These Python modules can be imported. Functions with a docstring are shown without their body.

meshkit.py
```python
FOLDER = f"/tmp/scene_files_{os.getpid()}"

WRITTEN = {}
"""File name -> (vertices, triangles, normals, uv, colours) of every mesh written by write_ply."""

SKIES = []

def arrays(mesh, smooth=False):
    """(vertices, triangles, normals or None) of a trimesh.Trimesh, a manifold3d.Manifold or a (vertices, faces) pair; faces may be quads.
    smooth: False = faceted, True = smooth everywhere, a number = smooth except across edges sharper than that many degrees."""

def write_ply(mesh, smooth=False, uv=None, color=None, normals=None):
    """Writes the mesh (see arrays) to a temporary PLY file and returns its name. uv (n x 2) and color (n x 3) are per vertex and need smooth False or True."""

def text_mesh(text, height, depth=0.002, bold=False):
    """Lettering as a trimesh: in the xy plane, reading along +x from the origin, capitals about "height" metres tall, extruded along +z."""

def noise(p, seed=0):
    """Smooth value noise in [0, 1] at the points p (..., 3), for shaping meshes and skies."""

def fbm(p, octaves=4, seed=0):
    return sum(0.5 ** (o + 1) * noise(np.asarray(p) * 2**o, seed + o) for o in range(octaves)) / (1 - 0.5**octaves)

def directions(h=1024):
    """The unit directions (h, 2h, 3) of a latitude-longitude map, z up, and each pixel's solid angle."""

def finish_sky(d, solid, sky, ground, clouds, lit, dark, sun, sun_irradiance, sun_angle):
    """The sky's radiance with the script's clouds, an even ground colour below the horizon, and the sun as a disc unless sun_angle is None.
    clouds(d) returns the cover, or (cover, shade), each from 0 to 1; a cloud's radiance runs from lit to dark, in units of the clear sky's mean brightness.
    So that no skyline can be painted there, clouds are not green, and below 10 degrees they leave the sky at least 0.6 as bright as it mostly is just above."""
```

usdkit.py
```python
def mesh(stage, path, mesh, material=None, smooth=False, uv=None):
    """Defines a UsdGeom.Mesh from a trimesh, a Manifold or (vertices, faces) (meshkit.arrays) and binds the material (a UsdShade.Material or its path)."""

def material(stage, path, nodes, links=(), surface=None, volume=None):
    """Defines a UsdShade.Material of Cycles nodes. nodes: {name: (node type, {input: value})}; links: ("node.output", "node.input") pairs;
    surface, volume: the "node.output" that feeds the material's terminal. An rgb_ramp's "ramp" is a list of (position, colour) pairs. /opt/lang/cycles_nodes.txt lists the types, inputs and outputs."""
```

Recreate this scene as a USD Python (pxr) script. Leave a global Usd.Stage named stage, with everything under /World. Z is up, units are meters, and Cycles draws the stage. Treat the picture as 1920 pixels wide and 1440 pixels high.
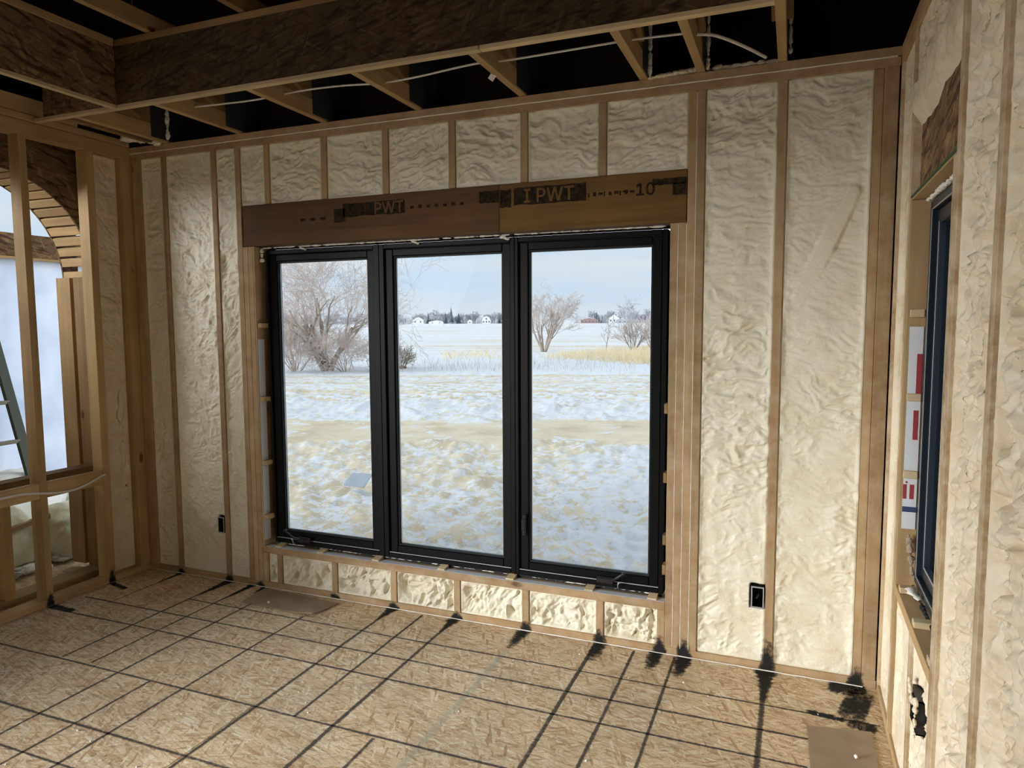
import math, random
import numpy as np, trimesh, usdkit, meshkit
from pxr import Usd, UsdGeom, UsdLux, UsdShade, Gf, Sdf, Vt

stage = Usd.Stage.CreateInMemory()
UsdGeom.SetStageUpAxis(stage, "Z"); UsdGeom.SetStageMetersPerUnit(stage, 1.0)
UsdGeom.Xform.Define(stage, "/World"); UsdGeom.Scope.Define(stage, "/World/Looks")

# ------------------------------------------------------------------ camera
CAM = np.array([3.7288, -3.4091, 1.6379]); YAW, PITCH, ROLL, FPX = -0.3799, -0.0854, -0.0047, 1320.2
cam = UsdGeom.Camera.Define(stage, "/World/camera")
cam.CreateHorizontalApertureAttr(36.0); cam.CreateVerticalApertureAttr(27.0)
cam.CreateFocalLengthAttr(36.0 * FPX / 1920.0)
cam.CreateClippingRangeAttr(Gf.Vec2f(0.02, 5000.0))
_f = np.array([math.sin(YAW) * math.cos(PITCH), math.cos(YAW) * math.cos(PITCH), math.sin(PITCH)])
_r = np.array([math.cos(YAW), -math.sin(YAW), 0.0]); _u = np.cross(_r, _f)
_r2 = _r * math.cos(ROLL) + _u * math.sin(ROLL); _u2 = np.cross(_r2, _f)
cam.AddTransformOp().Set(Gf.Matrix4d(*_r2, 0, *_u2, 0, *(-_f), 0, *CAM, 1))
cam.CreateExposureAttr(0.66)

# ------------------------------------------------------------------ sky and sun
sky_mat = usdkit.material(stage, "/World/Looks/overcast_sky", {
    "tc": ("texture_coordinate", {}), "sep": ("separate_xyz", {}),
    "map": ("mapping", {"mapping_type": "point", "scale": (2.2, 2.2, 17.0)}),
    "n": ("noise_texture", {"scale": 1.6, "detail": 5.0, "roughness": 0.55}),
    "cr": ("rgb_ramp", {"ramp": [(0.36, (0, 0, 0)), (0.64, (1, 1, 1))]}),
    "base": ("rgb_ramp", {"ramp": [(0.0, (.88, 1.0, 1.16)), (0.10, (.80, .97, 1.18)), (0.28, (.98, 1.06, 1.16)), (1.0, (1.25, 1.32, 1.40))]}),
    "mix": ("mix", {"mix_type": "mix", "color2": (1.04, 1.06, 1.09)}),
    "amt": ("math", {"math_type": "multiply", "value2": 0.85}),
    "bg": ("background_shader", {"strength": 1.0})},
    [("tc.generated", "sep.vector"), ("tc.generated", "map.vector"), ("map.vector", "n.vector"), ("n.fac", "cr.fac"),
     ("sep.z", "base.fac"), ("base.color", "mix.color1"), ("cr.color", "amt.value1"), ("amt.value", "mix.fac"), ("mix.color", "bg.color")],
    surface="bg.background")
sky = UsdLux.DomeLight.Define(stage, "/World/sky"); sky.CreateIntensityAttr(1.25)
UsdShade.MaterialBindingAPI.Apply(sky.GetPrim()).Bind(sky_mat)
SKY_LEVEL = 1.0
# weak sun through thin overcast, low behind the camera and towards the left
sun = UsdLux.DistantLight.Define(stage, "/World/sun")
sun.CreateAngleAttr(40.0); sun.CreateIntensityAttr(4.1); sun.CreateColorAttr(Gf.Vec3f(0.98, 0.99, 1.0))
_d = np.array([0.68, 0.70, -0.17]); _d /= np.linalg.norm(_d)      # the way the light travels
_z = -_d; _x = np.cross([0, 0, 1.0], _z); _x /= np.linalg.norm(_x); _y = np.cross(_z, _x)
sun.AddTransformOp().Set(Gf.Matrix4d(*_x, 0, *_y, 0, *_z, 0, -3, -10, 5, 1))

# ------------------------------------------------------------------ helpers
USED = {}
def numbered(parent, name):
    k = (parent, name); n = USED.get(k, 0); USED[k] = n + 1
    return f"{parent}/{name}" if n == 0 else f"{parent}/{name}_{n:03d}"
def tag(prim, label=None, cat=None, group=None, kind=None):
    for k, v in (("label", label), ("category", cat), ("group", group), ("kind", kind)):
        if v: prim.SetCustomDataByKey(k, v)
    return prim
def put(name, mesh, mat, parent="/World", smooth=False, **kw):
    p = numbered(str(parent), name)
    m = usdkit.mesh(stage, p, mesh, mat, smooth)
    tag(m.GetPrim(), **kw)
    return p
def xf(name, loc=(0, 0, 0), rz=0.0, **kw):
    p = numbered("/World", name); x = UsdGeom.Xform.Define(stage, p)
    if any(loc): x.AddTranslateOp().Set(Gf.Vec3d(*map(float, loc)))
    if rz: x.AddRotateZOp().Set(math.degrees(rz))
    tag(x.GetPrim(), **kw); return p
def copy_of(src, loc, rz=0.0, scale=None, **kw):
    name = src.rsplit("/", 1)[1].rstrip("0123456789").rstrip("_")
    p = numbered("/World", name); x = UsdGeom.Xform.Define(stage, p)
    prim = x.GetPrim(); prim.GetReferences().AddInternalReference(Sdf.Path(src)); prim.SetInstanceable(True)
    x.ClearXformOpOrder()
    x.AddTranslateOp().Set(Gf.Vec3d(*map(float, loc))); x.AddRotateZOp().Set(math.degrees(rz))
    if scale is not None: x.AddScaleOp().Set(Gf.Vec3f(*map(float, scale)))
    tag(prim, **kw); return p

_corner = np.array([[sx, sy, sz] for sx in (0, 1) for sy in (0, 1) for sz in (0, 1)], float)
def box(x0, x1, y0, y1, z0, z1, c=0.0):
    lo = np.minimum([x0, y0, z0], [x1, y1, z1]); hi = np.maximum([x0, y0, z0], [x1, y1, z1])
    if c <= 0:
        return trimesh.creation.box(bounds=[lo, hi])
    c = min(c, 0.3 * float((hi - lo).min())); pts = []
    for s in _corner:
        p = lo + s * (hi - lo); inn = c * (1 - 2 * s)
        for k in range(3):
            q = p + inn; q[k] = p[k]; pts.append(q)
    return trimesh.convex.convex_hull(np.array(pts))
def bar(p0, p1, w, h, c=0.0, up=(0, 0, 1)):
    """A board of section w x h from p0 to p1."""
    p0, p1 = np.array(p0, float), np.array(p1, float); L = np.linalg.norm(p1 - p0)
    m = box(-w / 2, w / 2, -h / 2, h / 2, 0, L, c)
    z = (p1 - p0) / L; x = np.cross(up, z)
    if np.linalg.norm(x) < 1e-6: x = np.array([1.0, 0, 0])
    x /= np.linalg.norm(x); y = np.cross(z, x)
    T = np.eye(4); T[:3, 0], T[:3, 1], T[:3, 2], T[:3, 3] = x, y, z, p0
    m.apply_transform(T); return m
def join(ms): return trimesh.util.concatenate(list(ms))
def tube(pts, r, sides=8):
    """A smooth tube along the points (dense Catmull-Rom)."""
    p = np.asarray(pts, float)
    if len(p) > 2:
        q = np.vstack([2 * p[0] - p[1], p, 2 * p[-1] - p[-2]]); out = []
        for i in range(1, len(q) - 2):
            for t in np.linspace(0, 1, 8, endpoint=False):
                a, b, c_, d = q[i - 1], q[i], q[i + 1], q[i + 2]
                out.append(0.5 * (2 * b + (c_ - a) * t + (2 * a - 5 * b + 4 * c_ - d) * t * t + (3 * b - a - 3 * c_ + d) * t ** 3))
        p = np.vstack(out + [q[-2]])
    t = np.gradient(p, axis=0); t /= np.linalg.norm(t, axis=1, keepdims=True) + 1e-12
    a = np.cross(t, [0, 0, 1.0]); bad = np.linalg.norm(a, axis=1) < 0.05; a[bad] = np.cross(t[bad], [1.0, 0, 0])
    a /= np.linalg.norm(a, axis=1, keepdims=True); b = np.cross(t, a); g = np.arange(sides) * 2 * np.pi / sides
    rr = np.broadcast_to(r, (len(p),))[:, None, None]
    v = (p[:, None] + rr * (np.cos(g)[None, :, None] * a[:, None] + np.sin(g)[None, :, None] * b[:, None])).reshape(-1, 3)
    i, j = np.meshgrid(np.arange(len(p) - 1), np.arange(sides), indexing="ij"); k = (j + 1) % sides
    f = np.stack([i * sides + j, i * sides + k, (i + 1) * sides + k, (i + 1) * sides + j], -1).reshape(-1, 4)
    f = np.vstack([f[:, [0, 1, 2]], f[:, [0, 2, 3]]])
    n = len(v); v = np.vstack([v, p[0], p[-1]]); s0 = np.arange(sides); s1 = (s0 + 1) % sides; e = (len(p) - 1) * sides
    f = np.vstack([f, np.stack([s1, s0, np.full(sides, n)], 1), np.stack([e + s0, e + s1, np.full(sides, n + 1)], 1)])
    return trimesh.Trimesh(v, f, process=False)
def segs(P0, P1, R0, R1, sides=4):
    """Many tapering limbs at once as one mesh."""
    P0, P1 = np.asarray(P0, float), np.asarray(P1, float); R0, R1 = np.asarray(R0, float), np.asarray(R1, float)
    t = P1 - P0; t /= np.linalg.norm(t, axis=1, keepdims=True) + 1e-9
    a = np.cross(t, np.where(np.abs(t[:, 2:]) < .9, [[0, 0, 1.0]], [[1.0, 0, 0]])); a /= np.linalg.norm(a, axis=1, keepdims=True); b = np.cross(t, a)
    g = np.arange(sides) * 2 * np.pi / sides; ring = np.cos(g)[None, :, None] * a[:, None] + np.sin(g)[None, :, None] * b[:, None]
    v = np.concatenate([P0[:, None] + R0[:, None, None] * ring, P1[:, None] + R1[:, None, None] * ring], 1)
    s = np.arange(sides); k = (s + 1) % sides
    q = np.concatenate([np.stack([s, k, sides + k], 1), np.stack([s, sides + k, sides + s], 1)])
    f = (np.arange(len(P0)) * 2 * sides)[:, None, None] + q[None]
    return trimesh.Trimesh(v.reshape(-1, 3), f.reshape(-1, 3), process=False)
def grid_mesh(P):
    n, m = P.shape[:2]; i, j = np.meshgrid(np.arange(n - 1), np.arange(m - 1), indexing="ij")
    a = i * m + j; f = np.stack([a, a + m, a + m + 1, a + 1], -1).reshape(-1, 4)
    return P.reshape(-1, 3), np.vstack([f[:, [0, 1, 2]], f[:, [0, 2, 3]]])
def prism(poly, axis, lo, hi):
    """Polygon (pairs) extruded along an axis; pairs are the two other axes in order."""
    from shapely.geometry import Polygon
    m = trimesh.creation.extrude_polygon(Polygon(poly), hi - lo, engine="earcut"); v = np.array(m.vertices); o = np.empty_like(v)
    others = [k for k in range(3) if k != axis]
    o[:, others[0]], o[:, others[1]], o[:, axis] = v[:, 0], v[:, 1], v[:, 2] + lo
    m = trimesh.Trimesh(o, m.faces, process=False); m.fix_normals(); return m
smooth01 = lambda a, b, x: (lambda t: t * t * (3 - 2 * t))(np.clip((x - a) / (b - a), 0, 1))

# ------------------------------------------------------------------ materials
def mat(name, nodes, links, surface="p.BSDF"): return usdkit.material(stage, f"/World/Looks/{name}", nodes, links, surface=surface)
def plain(name, color, rough=0.6, **kw): return mat(name, {"p": ("principled_bsdf", {"base_color": color, "roughness": rough, **kw})}, [])

def wood(name, axis, light, dark, knots=True, scale=1.0, dust=None, dust_amt=0.0):
    """Sawn timber, the grain along one axis."""
    s = [26.0 * scale] * 3; s[axis] = 1.3 * scale
    k = [5.0] * 3; k[axis] = 2.2
    nodes = {"g": ("geometry", {}), "oi": ("object_info", {}), "off": ("vector_math", {"math_type": "scale", "vector1": (7.3, 3.1, 5.7)}),
             "add": ("vector_math", {"math_type": "add"}), "m": ("mapping", {"mapping_type": "point", "scale": tuple(s)}),
             "n": ("noise_texture", {"scale": 1.0, "detail": 5.0, "roughness": 0.6, "distortion": 0.6}),
             "fine": ("noise_texture", {"scale": 5.0, "detail": 3.0, "roughness": 0.6}),
             "r": ("rgb_ramp", {"ramp": [(0.25, dark), (0.75, light)]}),
             "tone": ("math", {"math_type": "multiply_add", "value2": 0.30, "value3": 0.85}),
             "hsv": ("hsv", {"hue": 0.5, "saturation": 1.0}),
             "bl": ("noise_texture", {"scale": 3.0, "detail": 3.0}), "blr": ("rgb_ramp", {"ramp": [(0.3, (.80, .78, .75)), (0.7, (1.08, 1.06, 1.04))]}),
             "mul": ("mix", {"mix_type": "multiply", "fac": 1.0}), "mul2": ("mix", {"mix_type": "multiply", "fac": 0.25}),
             "km": ("mapping", {"mapping_type": "point", "scale": tuple(k)}), "v": ("voronoi_texture", {"feature": "f1", "scale": 1.0}),
             "kr": ("rgb_ramp", {"ramp": [(0.0, (.22, .13, .08)), (0.055, (.34, .2, .12)), (0.09, (1, 1, 1))] if knots else [(0, (1, 1, 1)), (1, (1, 1, 1))]}),
             "mul3": ("mix", {"mix_type": "multiply", "fac": 0.85}),
             "b": ("bump", {"strength": 0.25, "distance": 0.004}), "p": ("principled_bsdf", {"roughness": 0.72, "specular_ior_level": 0.25})}
    links = [("oi.random", "off.scale"), ("g.position", "add.vector1"), ("off.vector", "add.vector2"), ("add.vector", "m.vector"), ("m.vector", "n.vector"), ("m.vector", "fine.vector"),
             ("n.fac", "r.fac"), ("oi.random", "tone.value1"), ("tone.value", "hsv.value"), ("r.color", "hsv.color"),
             ("add.vector", "bl.vector"), ("bl.fac", "blr.fac"), ("hsv.color", "mul.color1"), ("blr.color", "mul.color2"),
             ("mul.color", "mul2.color1"), ("fine.color", "mul2.color2"), ("add.vector", "km.vector"), ("km.vector", "v.vector"), ("v.distance", "kr.fac"),
             ("mul2.color", "mul3.color1"), ("kr.color", "mul3.color2"), ("n.fac", "b.height"), ("b.normal", "p.normal")]
    last = "mul3.color"
    if dust is not None:
        nodes["dn"] = ("noise_texture", {"scale": 9.0, "detail": 6.0, "roughness": 0.7})
        nodes["dr"] = ("rgb_ramp", {"ramp": [(0.38, (0, 0, 0)), (0.68, (dust_amt,) * 3)]})
        nodes["dm"] = ("mix", {"mix_type": "mix", "color2": dust})
        links += [("g.position", "dn.vector"), ("dn.fac", "dr.fac"), ("dr.color", "dm.fac"), (last, "dm.color1")]; last = "dm.color"
    return mat(name, nodes, links + [(last, "p.base_color")])
PINE_L, PINE_D = (.52, .355, .19), (.36, .225, .105)
DUST = (.66, .55, .38)
WOOD = {a: wood(f"pine_{'xyz'[a]}", a, PINE_L, PINE_D, dust=DUST, dust_amt=.35) for a in range(3)}
DUSTY = {a: wood(f"foam_dusted_pine_{'xyz'[a]}", a, (.56, .40, .235), (.42, .28, .15), dust=(.72, .61, .44), dust_amt=.85) for a in range(3)}
RAW = {a: wood(f"raw_spruce_{'xyz'[a]}", a, (.60, .425, .22), (.44, .29, .135)) for a in range(3)}
DARKER = {a: wood(f"darker_pine_{'xyz'[a]}", a, (.38, .25, .12), (.24, .145, .065)) for a in range(3)}  # darker pine tone; on the front jamb studs it stands for shade
LVL = wood("laminated_header", 0, (.27, .155, .045), (.17, .09, .024), knots=False)
LVL2 = wood("laminated_header_dark", 0, (.185, .10, .04), (.11, .058, .022), knots=False)
EDGE = wood("pale_board_edge", 0, (.74, .60, .38), (.62, .48, .28), knots=False)

def osb(name, cols, flat, dark=(.12, .07, .03), sc=1.0, contrast=1.0, rough=0.75, dirt=0.0):
    """Oriented strand board: layers of long flakes; flat names the board's two axes."""
    nodes = {"g": ("geometry", {}), "p": ("principled_bsdf", {"roughness": rough, "specular_ior_level": 0.25})}; links = []
    warp = {"wn": ("noise_texture", {"scale": 9.0, "detail": 2.0}), "ws": ("vector_math", {"math_type": "scale", "scale": 0.035}), "wa": ("vector_math", {"math_type": "add"})}
    nodes.update(warp); links += [("g.position", "wn.vector"), ("wn.color", "ws.vector1"), ("g.position", "wa.vector1"), ("ws.vector", "wa.vector2")]
    for i, ang in enumerate((0.25, -0.5, 1.15)):
        rot = [0, 0, 0]; rot[({0, 1, 2} - set(flat)).pop()] = ang
        s = [30.0 * sc] * 3; s[flat[0]] = 10.0 * sc; s[flat[1]] = 62.0 * sc
        nodes[f"r{i}"] = ("vector_rotate", {"rotate_type": "euler_xyz", "rotation": tuple(rot)})
        nodes[f"m{i}"] = ("mapping", {"mapping_type": "point", "scale": tuple(s), "location": (i * 3.7, i * 1.9, i * 5.3)})
        nodes[f"v{i}"] = ("voronoi_texture", {"feature": "f1", "scale": 1.0, "randomness": 1.0})
        nodes[f"s{i}"] = ("separate_xyz", {})
        nodes[f"c{i}"] = ("rgb_ramp", {"ramp": [(0.0, cols[0]), (0.3, cols[1]), (0.62, cols[2]), (0.85, cols[3]), (1.0, cols[4])]})
        links += [("wa.vector", f"r{i}.vector"), (f"r{i}.vector", f"m{i}.vector"), (f"m{i}.vector", f"v{i}.vector"), (f"v{i}.color", f"s{i}.vector"), (f"s{i}.x", f"c{i}.fac")]
    nodes["k1"] = ("math", {"math_type": "greater_than", "value2": 0.62}); nodes["k2"] = ("math", {"math_type": "greater_than", "value2": 0.74})
    nodes["a"] = ("mix", {"mix_type": "mix"}); nodes["b"] = ("mix", {"mix_type": "mix"})
    nodes["bn"] = ("noise_texture", {"scale": 2.4, "detail": 4.0}); nodes["br"] = ("rgb_ramp", {"ramp": [(0.3, (1 - .28 * contrast,) * 3), (0.7, (1.08, 1.06, 1.03))]})
    nodes["bm"] = ("mix", {"mix_type": "multiply", "fac": 1.0})
    nodes["fn"] = ("noise_texture", {"scale": 160.0, "detail": 2.0}); nodes["fr"] = ("rgb_ramp", {"ramp": [(0.3, (.74, .72, .70)), (0.6, (1.05, 1.05, 1.05))]}); nodes["fm"] = ("mix", {"mix_type": "multiply", "fac": .8})
    nodes["edge"] = ("rgb_ramp", {"ramp": [(0.52, (1, 1, 1)), (0.80, dark)]}); nodes["em"] = ("mix", {"mix_type": "multiply", "fac": 0.55 * contrast})
    nodes["bp"] = ("bump", {"strength": 0.35, "distance": 0.003})
    links += [("s1.y", "k1.value1"), ("s2.y", "k2.value1"), ("k1.value", "a.fac"), ("c0.color", "a.color1"), ("c1.color", "a.color2"), ("k2.value", "b.fac"), ("a.color", "b.color1"), ("c2.color", "b.color2"),
              ("g.position", "bn.vector"), ("bn.fac", "br.fac"), ("b.color", "bm.color1"), ("br.color", "bm.color2"), ("g.position", "fn.vector"), ("fn.fac", "fr.fac"), ("bm.color", "fm.color1"), ("fr.color", "fm.color2"),
              ("v0.distance", "edge.fac"), ("fm.color", "em.color1"), ("edge.color", "em.color2"), ("s0.x", "bp.height"), ("bp.normal", "p.normal"), ("em.color", "p.base_color")]
    return mat(name, nodes, links)
FLOOR_COLS = [(.52, .34, .19), (.70, .53, .33), (.76, .60, .40), (.81, .67, .46), (.87, .78, .60)]
OSB_FLOOR = osb("osb_floor", FLOOR_COLS, (0, 1), contrast=.5, sc=1.5)
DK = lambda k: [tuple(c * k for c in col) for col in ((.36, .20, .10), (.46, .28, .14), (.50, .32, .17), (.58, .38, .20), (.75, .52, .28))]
OSB_X = osb("osb_dimmed_x", DK(.16), (0, 2), contrast=1.2); OSB_Y = osb("osb_brown_y", DK(.42), (1, 2), contrast=1.4, sc=.8)  # long beam's board cut below its own tone for the dim ceiling
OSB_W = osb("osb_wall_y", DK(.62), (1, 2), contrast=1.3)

def foam(name, base, tint):
    nodes = {"g": ("geometry", {}), "n": ("noise_texture", {"scale": 7.0, "detail": 6.0, "roughness": .65}), "r": ("rgb_ramp", {"ramp": [(0.34, tint), (0.58, base)]}),
             "n2": ("noise_texture", {"scale": 95.0, "detail": 4.0}), "b": ("bump", {"strength": 0.45, "distance": 0.005}),
             "p": ("principled_bsdf", {"roughness": 0.5, "specular_ior_level": 0.35})}
    return mat(name, nodes, [("g.position", "n.vector"), ("n.fac", "r.fac"), ("r.color", "p.base_color"), ("g.position", "n2.vector"), ("n2.fac", "b.height"), ("b.normal", "p.normal")])
FOAM = foam("spray_foam", (.80, .755, .61), (.75, .68, .51)); FOAM_R = foam("spray_foam_aged", (.80, .71, .55), (.70, .58, .39))
FOAM_W = foam("foam_bead_white", (.85, .82, .74), (.80, .76, .66))
FRAME = plain("black_window_frame", (.0025, .003, .0035), 0.42, specular_ior_level=.14); FRAME_EDGE = plain("frame_bright_edge", (.34, .35, .37), 0.35)
FRAME2 = plain("reflection_blue_frame", (.014, .020, .028), .35, specular_ior_level=.3)  # bluish reflection of the side pane is put into this frame colour
GASKET = plain("black_gasket", (.006, .006, .007), 0.7)
HARD = plain("black_hardware", (.03, .03, .033), 0.25, metallic=0.4)
PLATE = mat("dark_connector_plate", {"g": ("geometry", {}), "w": ("wave_texture", {"scale": 26.0, "distortion": 3.0, "detail": 2.0, "bands_direction": "z"}), "r": ("rgb_ramp", {"ramp": [(0, (.012, .016, .021)), (1, (.06, .075, .09))]}), "p": ("principled_bsdf", {"roughness": .6, "metallic": .3})}, [("g.position", "w.vector"), ("w.fac", "r.fac"), ("r.color", "p.base_color")])  # grey steel coloured dark blue for the dark cavity it reflects
DECK = plain("shade_black_roof", (.022, .017, .012), 0.95, specular_ior_level=0.0)  # unlit darkness of the roof void is put into this colour
GLASS = mat("window_glass", {"t": ("transparent_bsdf", {"color": (.66, .685, .69)}), "g": ("glossy_bsdf", {"roughness": 0.0, "color": (.9, .95, 1.0)}), "f": ("fresnel", {"IOR": 1.06}), "m": ("mix_closure", {})}, [("f.fac", "m.fac"), ("t.BSDF", "m.closure1"), ("g.BSDF", "m.closure2")], "m.closure")
WRAP = plain("white_house_wrap", (.64, .64, .65), 0.55); WRAP_RED = plain("wrap_red_print", (.30, .03, .035), .6); WRAP_BLUE = plain("wrap_blue_print", (.03, .05, .12), .6)
CARD = mat("cardboard", {"g": ("geometry", {}), "n": ("noise_texture", {"scale": 9.0, "detail": 5.0}), "r": ("rgb_ramp", {"ramp": [(.3, (.31, .23, .155)), (.7, (.39, .30, .21))]}), "p": ("principled_bsdf", {"roughness": .85, "specular_ior_level": .1})}, [("g.position", "n.vector"), ("n.fac", "r.fac"), ("r.color", "p.base_color")])
INK = mat("black_stamp_ink", {"g": ("geometry", {}), "n": ("noise_texture", {"scale": 60.0, "detail": 4.0}), "r": ("rgb_ramp", {"ramp": [(.35, (.012, .009, .006)), (.75, (.055, .034, .016))]}), "p": ("principled_bsdf", {"roughness": .8, "specular_ior_level": .1})}, [("g.position", "n.vector"), ("n.fac", "r.fac"), ("r.color", "p.base_color")])
LINE = mat("dark_floor_marking", {"g": ("geometry", {}), "n": ("noise_texture", {"scale": 55.0, "detail": 5.0, "roughness": .75}), "at": ("attribute", {"attribute": "fade"}), "ns": ("math", {"math_type": "multiply_add", "value2": 1.5, "value3": -.75}), "ad": ("math", {"math_type": "add"}), "r": ("rgb_ramp", {"ramp": [(.30, (0, 0, 0)), (.85, (.86, .86, .86))]}),
        "t": ("transparent_bsdf", {}), "p": ("principled_bsdf", {"base_color": (.075, .062, .05), "roughness": .85, "specular_ior_level": .15}), "m": ("mix_closure", {})},
        [("g.position", "n.vector"), ("n.fac", "ns.value1"), ("ns.value", "ad.value1"), ("at.fac", "ad.value2"), ("ad.value", "r.fac"), ("r.color", "m.fac"), ("t.BSDF", "m.closure1"), ("p.BSDF", "m.closure2")], "m.closure")
FAINT = mat("faint_floor_marking", {"g": ("geometry", {}), "n": ("noise_texture", {"scale": 60.0, "detail": 5.0, "roughness": .8}), "at": ("attribute", {"attribute": "fade"}), "ns": ("math", {"math_type": "multiply_add", "value2": 1.5, "value3": -.75}), "ad": ("math", {"math_type": "add"}), "r": ("rgb_ramp", {"ramp": [(.30, (0, 0, 0)), (1.0, (.45, .45, .45))]}),
        "t": ("transparent_bsdf", {}), "p": ("principled_bsdf", {"base_color": (.42, .42, .33), "roughness": .85}), "m": ("mix_closure", {})},
        [("g.position", "n.vector"), ("n.fac", "ns.value1"), ("ns.value", "ad.value1"), ("at.fac", "ad.value2"), ("ad.value", "r.fac"), ("r.color", "m.fac"), ("t.BSDF", "m.closure1"), ("p.BSDF", "m.closure2")], "m.closure")
SMEAR = mat("black_spray_smear", {"g": ("geometry", {}), "n": ("noise_texture", {"scale": 38.0, "detail": 6.0, "roughness": .75}), "at": ("attribute", {"attribute": "fade"}), "ns": ("math", {"math_type": "multiply_add", "value2": 1.5, "value3": -.75}), "ad": ("math", {"math_type": "add"}), "r": ("rgb_ramp", {"ramp": [(.30, (0, 0, 0)), (.75, (.97, .97, .97))]}),
        "t": ("transparent_bsdf", {}), "p": ("principled_bsdf", {"base_color": (.018, .017, .016), "roughness": .8, "specular_ior_level": .2}), "m": ("mix_closure", {})},
        [("g.position", "n.vector"), ("n.fac", "ns.value1"), ("ns.value", "ad.value1"), ("at.fac", "ad.value2"), ("ad.value", "r.fac"), ("r.color", "m.fac"), ("t.BSDF", "m.closure1"), ("p.BSDF", "m.closure2")], "m.closure")
BOXBLK = plain("black_plastic_box", (.012, .012, .013), .5); BOXGREY = plain("grey_box_rim", (.30, .31, .32), .5)
CABLE = plain("white_cable", (.72, .69, .63), .45); GREENEDGE = plain("green_painted_edge", (.03, .075, .035), .7)
POLY = mat("poly_sheet", {"g": ("geometry", {}), "n": ("noise_texture", {"scale": 2.2, "detail": 4.0}), "r": ("rgb_ramp", {"ramp": [(.3, (.13, .17, .24)), (.7, (.24, .28, .34))]}), "t": ("translucent_bsdf", {}), "d": ("diffuse_bsdf", {"color": (.75, .78, .84)}), "m": ("mix_closure", {"fac": .18})}, [("g.position", "n.vector"), ("n.fac", "r.fac"), ("r.color", "t.color"), ("t.BSDF", "m.closure1"), ("d.BSDF", "m.closure2")], "m.closure")
LADDER = plain("green_fibreglass", (.022, .036, .013), .45); ALU = plain("dull_ladder_rung", (.17, .16, .11), .5)
STEEL = plain("grey_steel", (.35, .36, .38), .45, metallic=.6)
WHITE = plain("white_crumb", (.82, .80, .76), .7)
FOAM_G = foam("green_cream_offcut", (.74, .74, .56), (.62, .60, .40)); FOAM_S = foam("white_foam_scrap", (.88, .90, .88), (.76, .78, .72))

# ------------------------------------------------------------------ dimensions (metres)
XL, XR, ZP = -0.28, 4.115, 2.70            # left partition face, right wall face, underside of the top plates
S = 0.4064; T2 = 0.038; DEPTH = 0.14; YREAR = -5.6
rng = random.Random(7); nrg = np.random.RandomState(7)

# ------------------------------------------------------------------ floor
fl = xf("floor", kind="structure", label="bare strand board subfloor with dark grid markings")
panels = []
y0 = 0.0; row = 0
for y1 in (-1.125, -2.345, -3.565, -4.785, YREAR):
    xs = [XL - .40, 1.605, 4.045, 4.26] if row % 2 else [XL - .40, .395, 2.835, 4.26]
    for a, b in zip(xs[:-1], xs[1:]):
        put("floor_panel", box(a + .0015, b - .0015, y1 + .0015, y0 + (.14 if row == 0 else -.0015), -.019, 0, .0015), OSB_FLOOR, fl)
    y0 = y1; row += 1
put("subfloor_joist_deck", box(XL - .44, 4.27, YREAR, .14, -.30, -.0195), DARKER[0], fl)
def faded(parent, name, P, F, m):
    """A thin mark whose cover falls off towards its edges."""
    p = put(name, trimesh.Trimesh(*grid_mesh(P), process=False), m, parent)
    UsdGeom.PrimvarsAPI(stage.GetPrimAtPath(p)).CreatePrimvar("fade", Sdf.ValueTypeNames.FloatArray, "vertex").Set(Vt.FloatArray.FromNumpy(F.ravel().astype(np.float32)))
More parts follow.
